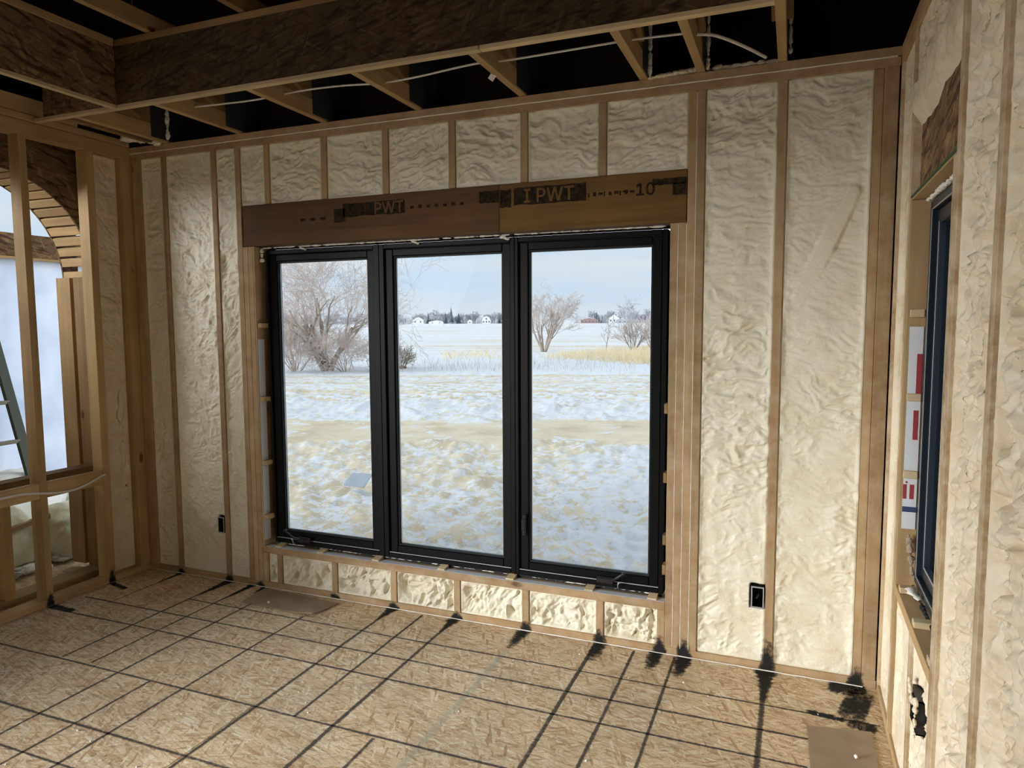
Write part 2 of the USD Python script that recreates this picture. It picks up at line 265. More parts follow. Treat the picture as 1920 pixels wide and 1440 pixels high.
def strip(name, pts, w0, w1, m, z=.0006, jit=.25, seed=0, ends=0.0, soft=False):
    (xa, ya), (xb, yb) = pts; L = math.hypot(xb - xa, yb - ya); n = max(6, int(L / .012)); t = np.linspace(0, 1, n)
    d = np.array([xb - xa, yb - ya]) / L; nn = np.array([-d[1], d[0]]); rs = np.random.RandomState(seed)
    w = (w0 + (w1 - w0) * t) * (1 + jit * (rs.rand(n) - .5)); wob = .004 * (meshkit.noise(np.stack([t * L * 3, np.full(n, seed * 1.7), np.zeros(n)], 1)) - .5)
    c = np.stack([xa + t * (xb - xa), ya + t * (yb - ya)], 1) + wob[:, None] * nn
    o = np.array([1.0, .5, 0, -.5, -1.0]); f = np.array([0, .72, 1.0, .72, 0])
    P = np.zeros((n, 5, 3)); P[..., :2] = c[:, None] + nn * (w[:, None] * o[None] * .85)[..., None]; P[..., 2] = z
    v = .80 + .35 * meshkit.fbm(np.stack([t * L * 2.5, np.full(n, seed * 3.3), np.zeros(n)], 1), 3, 5); F = f[None] * v[:, None]
    if soft: F = F * (smooth01(0, .22, t) * smooth01(1, .78, t))[:, None]
    if ends: F = F * (1 - ends * t[:, None] ** 2)
    faded(fl, name, P, F, m)
k = 0
for (x, a, b, w) in ((0.0, -.02, -.55, .008), (.40, -.02, -1.11, .012), (.59, -.02, -1.10, .012), (.80, -.02, -2.4, .013), (1.205, -.28, -2.6, .013), (1.01, -1.13, -2.5, .012), (1.62, -.02, -2.6, .016),
                     (1.825, -.02, -1.13, .013), (2.02, -.02, -2.7, .017), (2.225, -1.14, -2.8, .014), (2.83, -.02, -2.9, .017), (3.03, -.02, -3.0, .014), (3.23, -.02, -3.0, .012), (3.645, -.02, -3.1, .020)):
    strip("layout_line", [(x, a), (x, b)], w, w, LINE, seed=k); k += 1
for (y, a, b, w) in ((-.32, .40, 4.10, .010), (-.52, -.22, 3.83, .012), (-.715, -.27, 3.82, .012), (-1.125, -.2, 3.6, .012), (-1.50, .1, 3.7, .013), (-1.71, .2, 3.9, .010), (-2.3, .3, 4.0, .012)):
    strip("layout_line", [(a, y), (b, y)], w, w, LINE, seed=k); k += 1
strip("faded_line", [(2.43, -.25), (2.40, -2.4)], .03, .035, FAINT, seed=k)
for (x, a, b, w0, w1) in ((.0, .0, -.20, .03, .006), (.41, .0, -.26, .05, .012), (.60, 0, -.25, .035, .012), (.70, 0, -.12, .03, .01), (1.62, 0, -.17, .055, .014), (2.02, 0, -.18, .05, .016), (2.43, 0, -.23, .045, .035), (2.85, 0, -.20, .05, .045),
                         (3.135, .0, -.19, .05, .04), (3.27, 0, -.21, .05, .05), (3.65, 0, -.30, .06, .025)):
    strip("spray_smear", [(x, a), (x, b)], w0 * 1.3, w1, SMEAR, z=.0012, jit=.5, seed=k, ends=.5); k += 1
for (pts, w) in (([(3.90, -.02), (4.09, -.05)], .10), ([(3.95, -.16), (4.09, -.20)], .22), ([(3.96, -.33), (4.10, -.36)], .06), ([(3.80, -.305), (4.0, -.33)], .03), ([(-.27, -.69), (-.08, -.70)], .04), ([(-.27, -.30), (-.1, -.34)], .03)):
    strip("spray_smear", pts, w * 1.2, w, SMEAR, z=.0014, jit=.4, seed=k, soft=pts[0][0] > 0); k += 1

# ------------------------------------------------------------------ back wall
def foam_panel(u0, u1, z0, z1, seed, style="back", holes=(), res=.0052, recess=.020):
    """Foam filling one stud bay: returns arrays U, Z and the bulge towards the room."""
    nu, nz = max(6, int((u1 - u0) / res)), max(6, int((z1 - z0) / res))
    U, Z = np.meshgrid(np.linspace(u0, u1, nu), np.linspace(z0, z1, nz), indexing="ij")
    P = np.stack([U, Z, np.full_like(U, seed * 1.37)], -1)
    w = np.stack([meshkit.fbm(P * 7 + 11, 3, seed) - .5, meshkit.fbm(P * 7 + 47, 3, seed + 9) - .5], -1)
    q = P.copy(); q[..., 0] += .14 * w[..., 0]; q[..., 1] += .14 * w[..., 1]; q[..., 1] += q[..., 0] * .22 * math.sin(seed * 2.1)
    ridge = lambda fx, fz, sd: 1 - np.abs(np.clip((meshkit.fbm(q * np.array([fx, fz, 1.0]), 2, sd) - .5) * 3.2, -1, 1))
    big = meshkit.fbm(q * np.array([5.5, 4.2, 1]), 3, seed + 7) - .5
    if style == "back":
        calm = smooth01(.44, .60, meshkit.fbm(P * np.array([3.0, 1.5, 1]), 2, seed + 21))
        h = (.0190 * (ridge(9, 25, seed + 3) - .5) + .0120 * (ridge(24, 46, seed + 5) - .5)) * (1 - .6 * calm) + .036 * big
    elif style == "soft":
        calm = smooth01(.42, .60, meshkit.fbm(P * np.array([3.0, 1.5, 1]), 2, seed + 21))
        h = (.0150 * (ridge(11, 17, seed + 3) - .5) + .0100 * (ridge(28, 38, seed + 5) - .5)) * (1 - .5 * calm) + .034 * big
    else:
        pit = smooth01(.46, .33, meshkit.fbm(q * np.array([24.0, 17, 1]), 3, seed + 31)) + .7 * smooth01(.44, .34, meshkit.fbm(q * np.array([11.0, 7, 1]), 3, seed + 33))
        h = .044 * (meshkit.fbm(q * np.array([25.0, 21, 1]), 2, seed + 3) - .5) + .036 * (meshkit.fbm(q * np.array([58.0, 50, 1]), 2, seed + 5) - .5) + .020 * big - .026 * pit
    if seed == 7:                          # a smooth scar running up through the last bay
        ax_, az_, bx_, bz_ = 3.745, 1.74, 3.955, 2.20; L2 = (bx_ - ax_) ** 2 + (bz_ - az_) ** 2
        tt = np.clip(((U - ax_) * (bx_ - ax_) + (Z - az_) * (bz_ - az_)) / L2, 0, 1); dd = np.hypot(U - ax_ - tt * (bx_ - ax_), Z - az_ - tt * (bz_ - az_))
        m = smooth01(.036, .016, dd - .012 * np.sin(tt * 3.1)); h = h * (1 - m) + m * .013
    e = np.minimum(np.minimum(U - u0, u1 - U), np.minimum(Z - z0, z1 - Z))
    lip = np.exp(-((e - .018) / .012) ** 2)
    h = h * smooth01(0, .024, e) + .007 * lip * meshkit.noise(P * 30, seed) - recess * smooth01(-.004, .02, e) - .010 * (1 - smooth01(0, .008, e))
    for (a, b, c, d) in holes:
        m = smooth01(-.014, -.004, -np.maximum(np.maximum(a - U, U - b), np.maximum(c - Z, Z - d)) * 1.0)
        inside = (U > a - .004) & (U < b + .004) & (Z > c - .004) & (Z < d + .004)
        h = np.where(inside, -.10, h)
    return U, Z, h
def back_foam(x0, x1, z0, z1, seed, style="back", holes=()):
    U, Z, h = foam_panel(x0, x1, z0, z1, seed, style, holes)
    v, f = grid_mesh(np.stack([U, -h, Z], -1))
    return put("foam_infill", trimesh.Trimesh(v, f, process=False), FOAM, wb, smooth=True)

wb = xf("wall_back", kind="structure", label="back stud wall filled with cream spray foam around the big window")
X = lambda i: i * S
ST = {}
def stud(x0, x1, z0, z1, y0=0.0, y1=DEPTH, name="stud", par=None, m=None): return put(name, box(x0, x1, y0, y1, z0, z1, .002), m or WOOD[2], par or wb)
for c in (0, 1, 9): stud(X(c) - .019, X(c) + .019, .038, ZP)
stud(-.235, -.197, .038, ZP); stud(-.275, -.2365, .038, ZP, name="corner_stud")
stud(.575, .613, .038, ZP, name="king_stud"); stud(3.2905, 3.3285, .038, ZP, name="king_stud")
for a, b in ((.614, .652), (.6525, .690)): stud(a, b, .038, 2.108, name="jack_stud")
stud(.690, .7005, .262, 2.108, name="jamb_shim_board", y1=.05)
for a, b in ((3.1750, 3.2120), (3.2125, 3.2505), (3.2510, 3.2900)): stud(a, b, .038, 2.108 if a < 3.24 else ZP, name="jack_stud")
stud(4.055, 4.111, .038, ZP, name="corner_stud"); stud(4.0165, 4.0545, .038, ZP, y0=.012, name="corner_stud")
for i in range(2, 8): stud(X(i) - .019, X(i) + .019, 2.353, ZP, name="cripple_stud")
for xc in (.709, .813, 1.219, 1.626, 2.032, 2.438, 2.845, 3.156): stud(xc - .019, xc + .019, .038, .222, name="cripple_stud")
put("bottom_plate", box(XL, XR, 0, DEPTH, 0, .038, .002), WOOD[0], wb)
put("top_plate", box(XL - .1, XR, 0, DEPTH, ZP, 2.737, .002), WOOD[0], wb); put("top_plate", box(XL - .1, 4.25, -.002, DEPTH, 2.739, 2.777, .002), WOOD[0], wb)
put("rough_sill", box(.690, 3.1745, 0, DEPTH, .222, .262, .002), WOOD[0], wb)
hd = put("header_beam", box(.627, 2.302, -.003, .10, 2.1095, 2.351, .002), LVL2, wb, label="darker header board")
hd2 = put("header_beam", box(2.304, 3.2495, -.005, .10, 2.1095, 2.351, .002), LVL, wb, label="amber header board")
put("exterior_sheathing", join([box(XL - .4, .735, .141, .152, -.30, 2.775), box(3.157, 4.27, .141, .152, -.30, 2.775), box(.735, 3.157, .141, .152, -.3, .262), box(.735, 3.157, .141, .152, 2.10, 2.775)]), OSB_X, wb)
BAYS = [(-.197, X(0) - .019), (X(0) + .019, X(1) - .019), (X(1) + .019, .575), (3.3285, X(9) - .019), (X(9) + .019, 4.0165)]
for i, (a, b) in enumerate(BAYS):
    holes = [(.338, .396, .312, .416)] if i == 1 else [(3.577, 3.634, .300, .405)] if i == 3 else []
    back_foam(a, b, .038, ZP, 3 + i, "soft" if i < 3 else "back", holes)
edges = [.613] + [X(i) for i in range(2, 8)] + [3.251]
for i, (a, b) in enumerate(zip(edges[:-1], edges[1:])):
    back_foam(a + (.019 if i else 0), b - (.019 if i < 6 else 0), 2.351, ZP, 20 + i)
cr = [.690, .813, 1.219, 1.626, 2.032, 2.438, 2.845, 3.156]
for i, (a, b) in enumerate(zip(cr[:-1], cr[1:])):
    back_foam(a + (.019 if i else .038), b - .019, .038, .222, 40 + i, "rough")
def foot(x, w, h, seed):
    t = np.linspace(0, 1, 18); o = np.linspace(-1, 1, 7); rs_ = np.random.RandomState(seed); P = np.zeros((18, 7, 3))
    P[..., 0] = x + w * (1 - .45 * t)[:, None] * o[None] + .006 * (rs_.rand(18, 1) - .5); P[..., 1] = -.0009; P[..., 2] = .001 + h * t[:, None]
    faded(wb, "spray_smear", P[:, ::-1], (1.15 * (1 - np.abs(o)) ** .6)[None] * (1 - t ** 1.3)[:, None], SMEAR)
for i_, (x_, h_) in enumerate(((.0, .05), (.41, .07), (.66, .05), (1.22, .05), (1.625, .06), (2.03, .06), (2.44, .07), (2.845, .10), (3.15, .12), (3.27, .13), (3.655, .20), (4.03, .12))): foot(x_, .05, h_, i_)
# sealant line along the foot of the wall, caulk line between the two top plates
def bead(p0, p1, r, seed, n=120, jit=.5):
    t = np.linspace(0, 1, n)[:, None]; p = np.array(p0) * (1 - t) + np.array(p1) * t; rs = np.random.RandomState(seed)
    p[:, 2] += .0015 * (rs.rand(n) - .5); P0, P1 = p[:-1], p[1:]; rr = r * (1 + jit * (rs.rand(n) - .5))
    return segs(P0, P1, rr[:-1], rr[1:], 6)
put("sealant_bead", bead((XL, -.006, .004), (4.06, -.006, .004), .0026, 1), FOAM_W, wb)
put("sealant_bead", bead((XL, -.001, 2.738), (4.10, -.001, 2.738), .003, 2), FOAM_W, wb)
for xx in (3.2508, 3.2905): put("sealant_bead", bead((xx, .0, .04), (xx, .0, 2.10 if xx < 3.26 else 2.69), .0018, 3), FOAM_W, wb)
put("sealant_bead", bead((3.2123, .0, .04), (3.2123, .0, 2.10), .0016, 4), FOAM_W, wb)
# stamps on the header boards: light letters left inside a black band
def stamp(parent, x, z, w, h, text=None, th=.07, y=-.0035, seed=0, tx=.02):
    from shapely.geometry import Polygon, MultiPolygon, box as sbox
    from shapely.ops import unary_union
    rs = np.random.RandomState(seed)
    n = 14; top = [(w * i / n, h + .006 * (rs.rand() - .5)) for i in range(n + 1)]; bot = [(w * i / n, .006 * (rs.rand() - .5)) for i in range(n, -1, -1)]
    g = Polygon(top + bot).buffer(0)
    if text:
        tm = meshkit.text_mesh(text, th, .001, True); tris = tm.triangles[np.abs(tm.face_normals[:, 2]) > .9][:, :, :2]
        sh = unary_union([Polygon(t).buffer(1e-5) for t in tris])
        from shapely import affinity
        g = g.difference(affinity.translate(sh, tx, (h - th) / 2))
    polys = getattr(g, "geoms", [g]); ms = []
    for p in polys:
        if p.area > 1e-6: ms.append(trimesh.creation.extrude_polygon(p, .0006, engine="earcut"))
    m = join(ms); v = np.array(m.vertices); m = trimesh.Trimesh(np.stack([v[:, 0] + x, y - v[:, 2] - .0003, v[:, 1] + z], 1), m.faces, process=False); m.fix_normals()
    put("ink_stamp", m, INK, parent)
stamp(hd, 1.345, 2.242, .40, .074, "PWT", .062, seed=1, tx=.20)
stamp(hd, 1.285, 2.216, .075, .075, seed=2)
stamp(hd, 2.19, 2.262, .112, .06, seed=3)
stamp(hd2, 2.308, 2.232, .062, .088, y=-.0055, seed=4)
stamp(hd2, 2.385, 2.240, .38, .085, "I PWT", .066, y=-.0055, seed=5, tx=.05)
stamp(hd2, 3.09, 2.285, .158, .030, y=-.0055, seed=6); stamp(hd2, 3.185, 2.235, .062, .055, y=-.0055, seed=7)
def ink_text(parent, s, x, z, h, y):
    m = meshkit.text_mesh(s, h, .0006, True); v = np.array(m.vertices); m = trimesh.Trimesh(np.stack([v[:, 0] + x, y - v[:, 2], v[:, 1] + z], 1), m.faces, process=False); m.fix_normals(); put("ink_stamp", m, INK, parent)
ink_text(hd2, "- 10", 2.935, 2.245, .055, -.0055)
for i in range(9):
    w_ = .012 + .012 * ((i * 7) % 3); put("ink_stamp", box(2.775 + i * .026, 2.775 + i * .026 + w_ * .6, -.0062, -.005, 2.252 + .004 * (i % 3), 2.272 + .003 * (i % 2), 0), INK, hd2)
for i in range(7):
    put("ink_stamp", box(1.78 + i * .05, 1.80 + i * .05, -.0042, -.003, 2.262, 2.276 + .004 * (i % 2), 0), INK, hd)
for i in range(3):
    put("ink_stamp", box(1.05 + i * .07, 1.085 + i * .07, -.0042, -.003, 2.235, 2.25, 0), INK, hd)

# ------------------------------------------------------------------ the triple window
w1 = xf("window_1", kind="structure", label="black three-part casement window with snowy field beyond")
FX0, FX1, FZ0, FZ1, FY = .737, 3.157, .280, 2.088, .060
GX = [(.797, 1.445), (1.615, 2.283), (2.430, 3.080)]; GZ = (.352, 2.020)
def hframe(x0, x1, z0, z1, X0, X1, Z0, Z1, ya, yb, c=.003):
    return [box(X0, x0, ya, yb, Z0, Z1, c), box(x1, X1, ya, yb, Z0, Z1, c), box(x0, x1, ya, yb, Z0, z0, c), box(x0, x1, ya, yb, z1, Z1, c)]
MUL = [(1.53,), (2.3565,)]
units = [(FX0, 1.5295), (1.5305, 2.356), (2.357, FX1)]
for i, ((ux0, ux1), (gx0, gx1)) in enumerate(zip(units, GX)):
    put("frame", join(hframe(gx0 - .050, gx1 + .050, GZ[0] - .045, GZ[1] + .042, ux0, ux1, FZ0, FZ1, FY, FY + .085)), FRAME, w1)
    sx0, sx1, sz0, sz1 = gx0 - .048, gx1 + .048, GZ[0] - .043, GZ[1] + .040
    sp = put("sash", join(hframe(gx0, gx1, GZ[0], GZ[1], sx0, sx1, sz0, sz1, FY + .016, FY + .07, .004)), FRAME, w1)
    put("glazing_bead", join(hframe(gx0 + .006, gx1 - .006, GZ[0] + .006, GZ[1] - .006, gx0 + .0002, gx1 - .0002, GZ[0] + .0002, GZ[1] - .0002, FY + .026, FY + .034, 0)), FRAME_EDGE if i < 0 else GASKET, sp)
    put("spacer_edge", join(hframe(gx0 + .010, gx1 - .010, GZ[0] + .010, GZ[1] - .010, gx0 + .0002, gx1 - .0002, GZ[0] + .0002, GZ[1] - .0002, FY + .040, FY + .052, 0)), FRAME_EDGE, sp)
    put("pane", box(gx0 + .0005, gx1 - .0005, FY + .036, FY + .039, GZ[0] + .0005, GZ[1] - .0005), GLASS, sp)
# highlight in the groove between frame and sash, painted as pale sill strips
for (gx0, gx1) in GX:
    put("weather_seal", box(gx0 - .0495, gx1 + .0495, FY + .004, FY + .012, GZ[0] - .0445, GZ[0] - .0405), FRAME_EDGE, w1)
for x in (1.5300, 2.3565): put("mullion_joint", box(x - .004, x + .004, FY - .004, FY + .002, FZ0, FZ1, .001), FRAME, w1)
def crank(x, flip, z=.318):
    c = put("crank_handle", join([box(x - .045, x + .045, FY - .022, FY + .001, z - .018, z + .014, .006)]), HARD, w1)
    s = -1 if flip else 1
    put("crank_arm", join([tube([(x + s * .03, FY - .02, z + .005), (x + s * .055, FY - .045, z + .02), (x + s * .10, FY - .055, z + .055)], [.006] * 17, 8), trimesh.creation.icosphere(2, .010).apply_translation((x + s * .105, FY - .055, z + .060))]), HARD, c)
    put("crank_shaft", tube([(x + s * .07, FY - .022, z - .03), (x + s * .072, FY - .03, z - .005), (x + s * .085, FY - .026, z + .004)], .0035, 6), STEEL, c)
crank(.965, True); crank(2.86, False)
lk = put("sash_lock", box(2.402, 2.420, FY - .014, FY + .001, .50, .62, .005), HARD, w1); put("lock_lever", box(2.405, 2.416, FY - .032, FY - .012, .53, .60, .004), HARD, lk)
# white wrap on the jamb, foam at the head
put("house_wrap_strip", box(.7015, .7035, .004, .058, .30, 1.55), WRAP, w1)
def lumps(path, n, r0, r1, seed, squash=(1.4, .8, .7)):
    rs = np.random.RandomState(seed); ms = []; P = np.array(path, float)
    for i in range(n):
        t = rs.rand() * (len(P) - 1); a = int(min(t, len(P) - 2)); p = P[a] + (P[a + 1] - P[a]) * (t - a)
        m = trimesh.creation.icosphere(1, 1.0); m.vertices *= (.7 + .6 * rs.rand(len(m.vertices), 1)); s = (r0 + (r1 - r0) * rs.rand() ** 3); m.apply_scale(np.array(squash) * s * (0.8 + .4 * rs.rand(3))); m.apply_translation(p); ms.append(m)
    return join(ms)
put("head_foam_bead", lumps([(.735, .045, 2.100), (3.165, .045, 2.100)], 240, .004, .010, 5, (2.6, .8, .55)), FOAM_W, w1, smooth=True, kind="stuff")
put("head_foam_bead", lumps([(.72, .045, 2.095), (.72, .045, 2.02)], 12, .006, .014, 6), FOAM_W, w1, smooth=True, kind="stuff")
for k_, xx in enumerate((1.02, 1.78, 2.31)):
    put("foam_drip", lumps([(xx - .02, .05, 2.094), (xx + .02, .05, 2.078)], 8, .006, .012, 50 + k_), FOAM_W, w1, smooth=True)
put("sill_gap_foam", lumps([(.76, .075, .271), (3.15, .075, .271)], 110, .003, .007, 8, (4.5, 1, .55)), FOAM_W, w1, smooth=True, kind="stuff")
put("sill_flap", box(.75, 3.15, .072, .076, .262, .279), GASKET, w1)
put("sill_tape", box(.705, 3.172, .003, .050, .2622, .2634), WRAP, w1)
# wooden shims
def shim(x, y, z, dx, dy, dz, label):
    m = prism([(0, 0), (dy, 0), (dy, dz), (0, dz * .45)], 0, 0, dx) ; m.apply_translation((x, y, z))
    put("wood_shim", m, EDGE, label=label, cat="wood shim", group="shims around the big window")
ord_ = ["first", "second", "third", "fourth", "fifth", "sixth", "seventh"]
for i, x in enumerate((.775, 1.085, 1.475, 1.905, 2.32, 2.76, 3.085)):
    shim(x, .012, .2622, .045, .058, .0175, f"{ord_[i]} small wood shim from the left under the black window frame")
for i, z in enumerate((1.62, 1.17, .775, .435)):
    m = box(.7038, .7362, .004, .062, z, z + .028, .002)
    put("wood_shim", m, RAW[1], label=f"{['top', 'second', 'third', 'lowest'][i]} wood shim in the gap left of the big window", cat="wood shim", group="shims beside the big window")
for i, z in enumerate((1.20, .86, .55, .40)):
    put("wood_shim", box(3.1575, 3.1745, .004, .062, z, z + .05, .002), DARKER[1], label=f"{['top', 'second', 'third', 'lowest'][i]} wood shim in the gap right of the big window", cat="wood shim", group="shims at the other jamb")

# ------------------------------------------------------------------ electrical boxes
def ebox(x0, x1, z0, z1, label):
    b = xf("electrical_box", (0, 0, 0), label=label, cat="electrical box")
    put("shell", join([box(x0, x1, .090, .094, z0, z1), box(x0, x0 + .003, -.004, .09, z0, z1), box(x1 - .003, x1, -.004, .09, z0, z1), box(x0, x1, -.004, .09, z0, z0 + .003), box(x0, x1, -.004, .09, z1 - .003, z1)]), BOXBLK, b)
    put("rim", join(hframe(x0 + .004, x1 - .004, z0 + .005, z1 - .005, x0 - .002, x1 + .002, z0 - .002, z1 + .002, -.006, -.0042, 0)), BOXGREY, b)
    put("cable_stub", tube([(x0 + .02, .08, z0 + .03), (x0 + .03, .05, z0 + .045), (x0 + .02, .03, z0 + .03)], .005, 6), BOXGREY, b)
ebox(.338, .385, .314, .414, "small dark electrical box in the foam low between window and far corner")
ebox(3.578, 3.632, .302, .402, "black electrical box beside the stud right of the big window")

# ------------------------------------------------------------------ right wall
wr = xf("wall_right", kind="structure", label="right stud wall with rough spray foam and a dark side window")
def rstud(ya, yb, z0, z1, name="stud", x0=XR, m=None): return put(name, box(x0, XR + DEPTH, ya, yb, z0, z1, .002), m or DUSTY[2], wr)
RY0, RY1, RZ0, RZ1 = -.440, -1.170, .640, 2.083
rstud(-.042, -.004, .038, ZP, "corner_stud"); rstud(-.402, -.364, .038, ZP, "king_stud"); rstud(-.4395, -.4025, .038, RZ1 - .002, "jack_stud", m=RAW[2])
rstud(-1.2085, -1.1705, .038, RZ1 - .002, "jack_stud"); rstud(-1.2470, -1.2090, .038, ZP, "king_stud")
for yc in (-1.65, -2.056, -2.463, -2.869, -3.276, -3.682, -4.088, -4.495, -4.90, -5.3): rstud(yc - .019, yc + .019, .038, ZP)
put("bottom_plate", box(XR, XR + DEPTH, YREAR, -.002, 0, .038, .002), WOOD[1], wr)
put("top_plate", box(XR, XR + DEPTH, YREAR, -.0025, ZP, 2.737, .002), WOOD[1], wr); put("top_plate", box(XR - .001, XR + DEPTH, YREAR, -.0035, 2.739, 2.777, .002), WOOD[1], wr)
put("rough_sill", box(XR, XR + DEPTH, RY1, RY0, .602, RZ0, .002), RAW[1], wr)
hb = put("header_beam", box(XR + .030, XR + DEPTH, -1.208, -.4030, RZ1 + .018, 2.47, .002), OSB_W, wr)
put("header_plate", box(XR + .004, XR + DEPTH, -1.208, -.4030, RZ1 - .001, RZ1 + .0075, .001), RAW[1], hb); put("green_edge", box(XR + .002, XR + DEPTH, -1.208, -.4030, RZ1 + .008, RZ1 + .0175, .001), GREENEDGE, hb)
put("exterior_sheathing", join([box(XR + .141, XR + .152, YREAR, RY1, -.3, 3.0), box(XR + .141, XR + .152, RY0, .15, -.3, 3.0), box(XR + .141, XR + .152, RY1, RY0, -.3, RZ0), box(XR + .141, XR + .152, RY1, RY0, RZ1, 3.0)]), OSB_Y, wr)
def right_foam(ya, yb, z0, z1, seed, holes=(), style="rough", recess=.024, res=.005):
    U, Z, h = foam_panel(ya, yb, z0, z1, seed, style, holes, res, recess)
    v, f = grid_mesh(np.stack([XR - h, U, Z], -1))
    put("foam_infill", trimesh.Trimesh(v, f, process=False), FOAM_R, wr, smooth=True)
right_foam(-.364, -.042, .038, ZP, 60, style="soft", recess=.03)
right_foam(-1.209, -.402, 2.47, ZP, 61, recess=.02); 
def collar(seed):                       # ragged foam over the header's upper edge
    rs = np.random.RandomState(seed); U, Z = np.meshgrid(np.linspace(-1.2085, -.4025, 130), np.linspace(0, 1, 30), indexing="ij")
    low = 2.36 + .08 * meshkit.fbm(np.stack([U * 6, 0 * U, 0 * U], -1), 4, 3) - .10 * (U + 1.2)
    zz = low + (2.49 - low) * Z; th = .034 * smooth01(0, .5, Z) * (0.5 + meshkit.fbm(np.stack([U * 14, zz * 14, 0 * U], -1), 3, 4))
    return trimesh.Trimesh(*grid_mesh(np.stack([XR + .031 - th, U, zz], -1)), process=False)
put("foam_overspray", collar(2), FOAM_R, wr, smooth=True)
for yc in (-.82,): rstud(yc - .019, yc + .019, .038, .602, "cripple_stud"); 
right_foam(-.801, -.4395, .038, .602, 62, style="soft"); right_foam(-1.1705, -.839, .038, .602, 63, holes=[(-.985, -.865, .345, .455)])
ys = [-1.247, -1.65, -2.056, -2.463, -2.869, -3.276, -3.682, -4.088, -4.495, -4.90, -5.3]
for i, (a, b) in enumerate(zip(ys[:-1], ys[1:])):
    right_foam(b + .019, a - (.019 if i else 0), .038, ZP, 64 + i, res=.0045 if i < 3 else .02)
eb = xf("electrical_box", label="dark electrical box with torn foam edge low on the right wall", cat="electrical box")
put("shell", join([box(XR + .085, XR + .089, -.985, -.865, .345, .455), box(XR + .004, XR + .085, -.985, -.981, .345, .455), box(XR + .004, XR + .085, -.869, -.865, .345, .455), box(XR + .004, XR + .085, -.985, -.865, .345, .349), box(XR + .004, XR + .085, -.985, -.865, .451, .455)]), BOXBLK, eb)
put("torn_foam_edge", lumps([(XR - .002, -.99, .34), (XR - .002, -.99, .46), (XR - .002, -.93, .43), (XR - .002, -.87, .47)], 90, .004, .013, 9, (.6, 1, 1)), FOAM_R, eb, smooth=True)
# window in the right wall
w2 = xf("window_2", kind="structure", label="narrow black side window seen edge-on in the right wall")
wx = XR + .060; wy0, wy1, wz0, wz1 = -1.155, -.456, .665, 2.068
def yframe(y0, y1, z0, z1, Y0, Y1, Z0, Z1, xa, xb, c=.003):
    return [box(xa, xb, Y0, y0, Z0, Z1, c), box(xa, xb, y1, Y1, Z0, Z1, c), box(xa, xb, y0, y1, Z0, z0, c), box(xa, xb, y0, y1, z1, Z1, c)]
put("frame", join(yframe(wy0 + .034, wy1 - .034, wz0 + .034, wz1 - .034, wy0, wy1, wz0, wz1, wx, wx + .085)), FRAME2, w2)
sp = put("sash", join(yframe(wy0 + .085, wy1 - .085, wz0 + .085, wz1 - .085, wy0 + .036, wy1 - .036, wz0 + .036, wz1 - .036, wx + .016, wx + .07, .004)), FRAME2, w2)
put("pane", box(wx + .036, wx + .039, wy0 + .0855, wy1 - .0855, wz0 + .0855, wz1 - .0855), GLASS, sp)
put("bright_edge", join([box(wx - .0015, wx + .001, wy1 - .034, wy1 - .030, wz0 + .03, wz1 - .03), box(wx - .0015, wx + .001, wy0 + .03, wy1 - .03, wz1 - .034, wz1 - .030), box(wx - .0015, wx + .001, wy0 + .03, wy1 - .03, wz0 + .030, wz0 + .034)]), FRAME_EDGE, w2)
put("bright_edge", join([box(wx + .0145, wx + .0165, wy1 - .083, wy1 - .079, wz0 + .08, wz1 - .08), box(wx + .0145, wx + .0165, wy0 + .08, wy1 - .08, wz0 + .080, wz0 + .086)]), FRAME_EDGE, w2)
hw = put("house_wrap_strip", box(XR + .012, XR + .058, -.4432, -.4405, .86, 1.62), WRAP, w2)
for z0_, z1_, xa, xb in ((1.36, 1.52, .040, .057), (1.20, 1.31, .036, .052), (.975, 1.03, .012, .024), (.975, 1.03, .034, .048), (1.035, 1.042, .02, .026)):
    put("red_print", box(XR + xa, XR + xb, -.4442, -.4431, z0_, z1_), WRAP_RED, hw)
put("blue_print", box(XR + .012, XR + .058, -.4442, -.4431, .925, .945), WRAP_BLUE, hw)
put("torn_wrap", lumps([(XR + .035, -.46, .84), (XR + .05, -.47, .70)], 40, .005, .014, 12, (.9, .6, 1.3)), CARD, w2, smooth=True)
put("sill_gap_foam", lumps([(XR + .055, -.47, .652), (XR + .055, -1.15, .652)], 60, .005, .013, 13, (.7, 1.6, .8)), GASKET, w2, smooth=True, kind="stuff")
put("head_foam_bead", lumps([(XR + .05, -.46, 2.073), (XR + .05, -1.15, 2.073)], 90, .006, .014, 14, (.8, 1.5, .7)), FOAM_W, w2, smooth=True, kind="stuff")
for i, z in enumerate((1.655, 1.345, 1.055)):
    put("wood_shim", box(XR + .010, XR + .057, -.4570, -.4408, z, z + .028, .002), EDGE, label=f"{['upper', 'middle', 'lower'][i]} wood shim on the side window jamb beside printed wrap", cat="wood shim", group="side window jamb shims")
for i, y in enumerate((-.50, -.82, -1.10)):
    put("wood_shim", box(XR + .004, XR + .060, y - .04, y, .6405, .662, .002), EDGE, label=f"{['first', 'second', 'third'][i]} wood shim from the corner on the side window sill", cat="wood shim", group="side window sill shims")
fsc = lumps([(XR + .03, -.56, .668), (XR + .05, -.66, .668)], 10, .008, .02, 15, (1.2, 1.6, .5)); put("foam_scrap", fsc, FOAM_W, smooth=True, label="white torn foam scrap lying on the side window sill", cat="foam scrap")

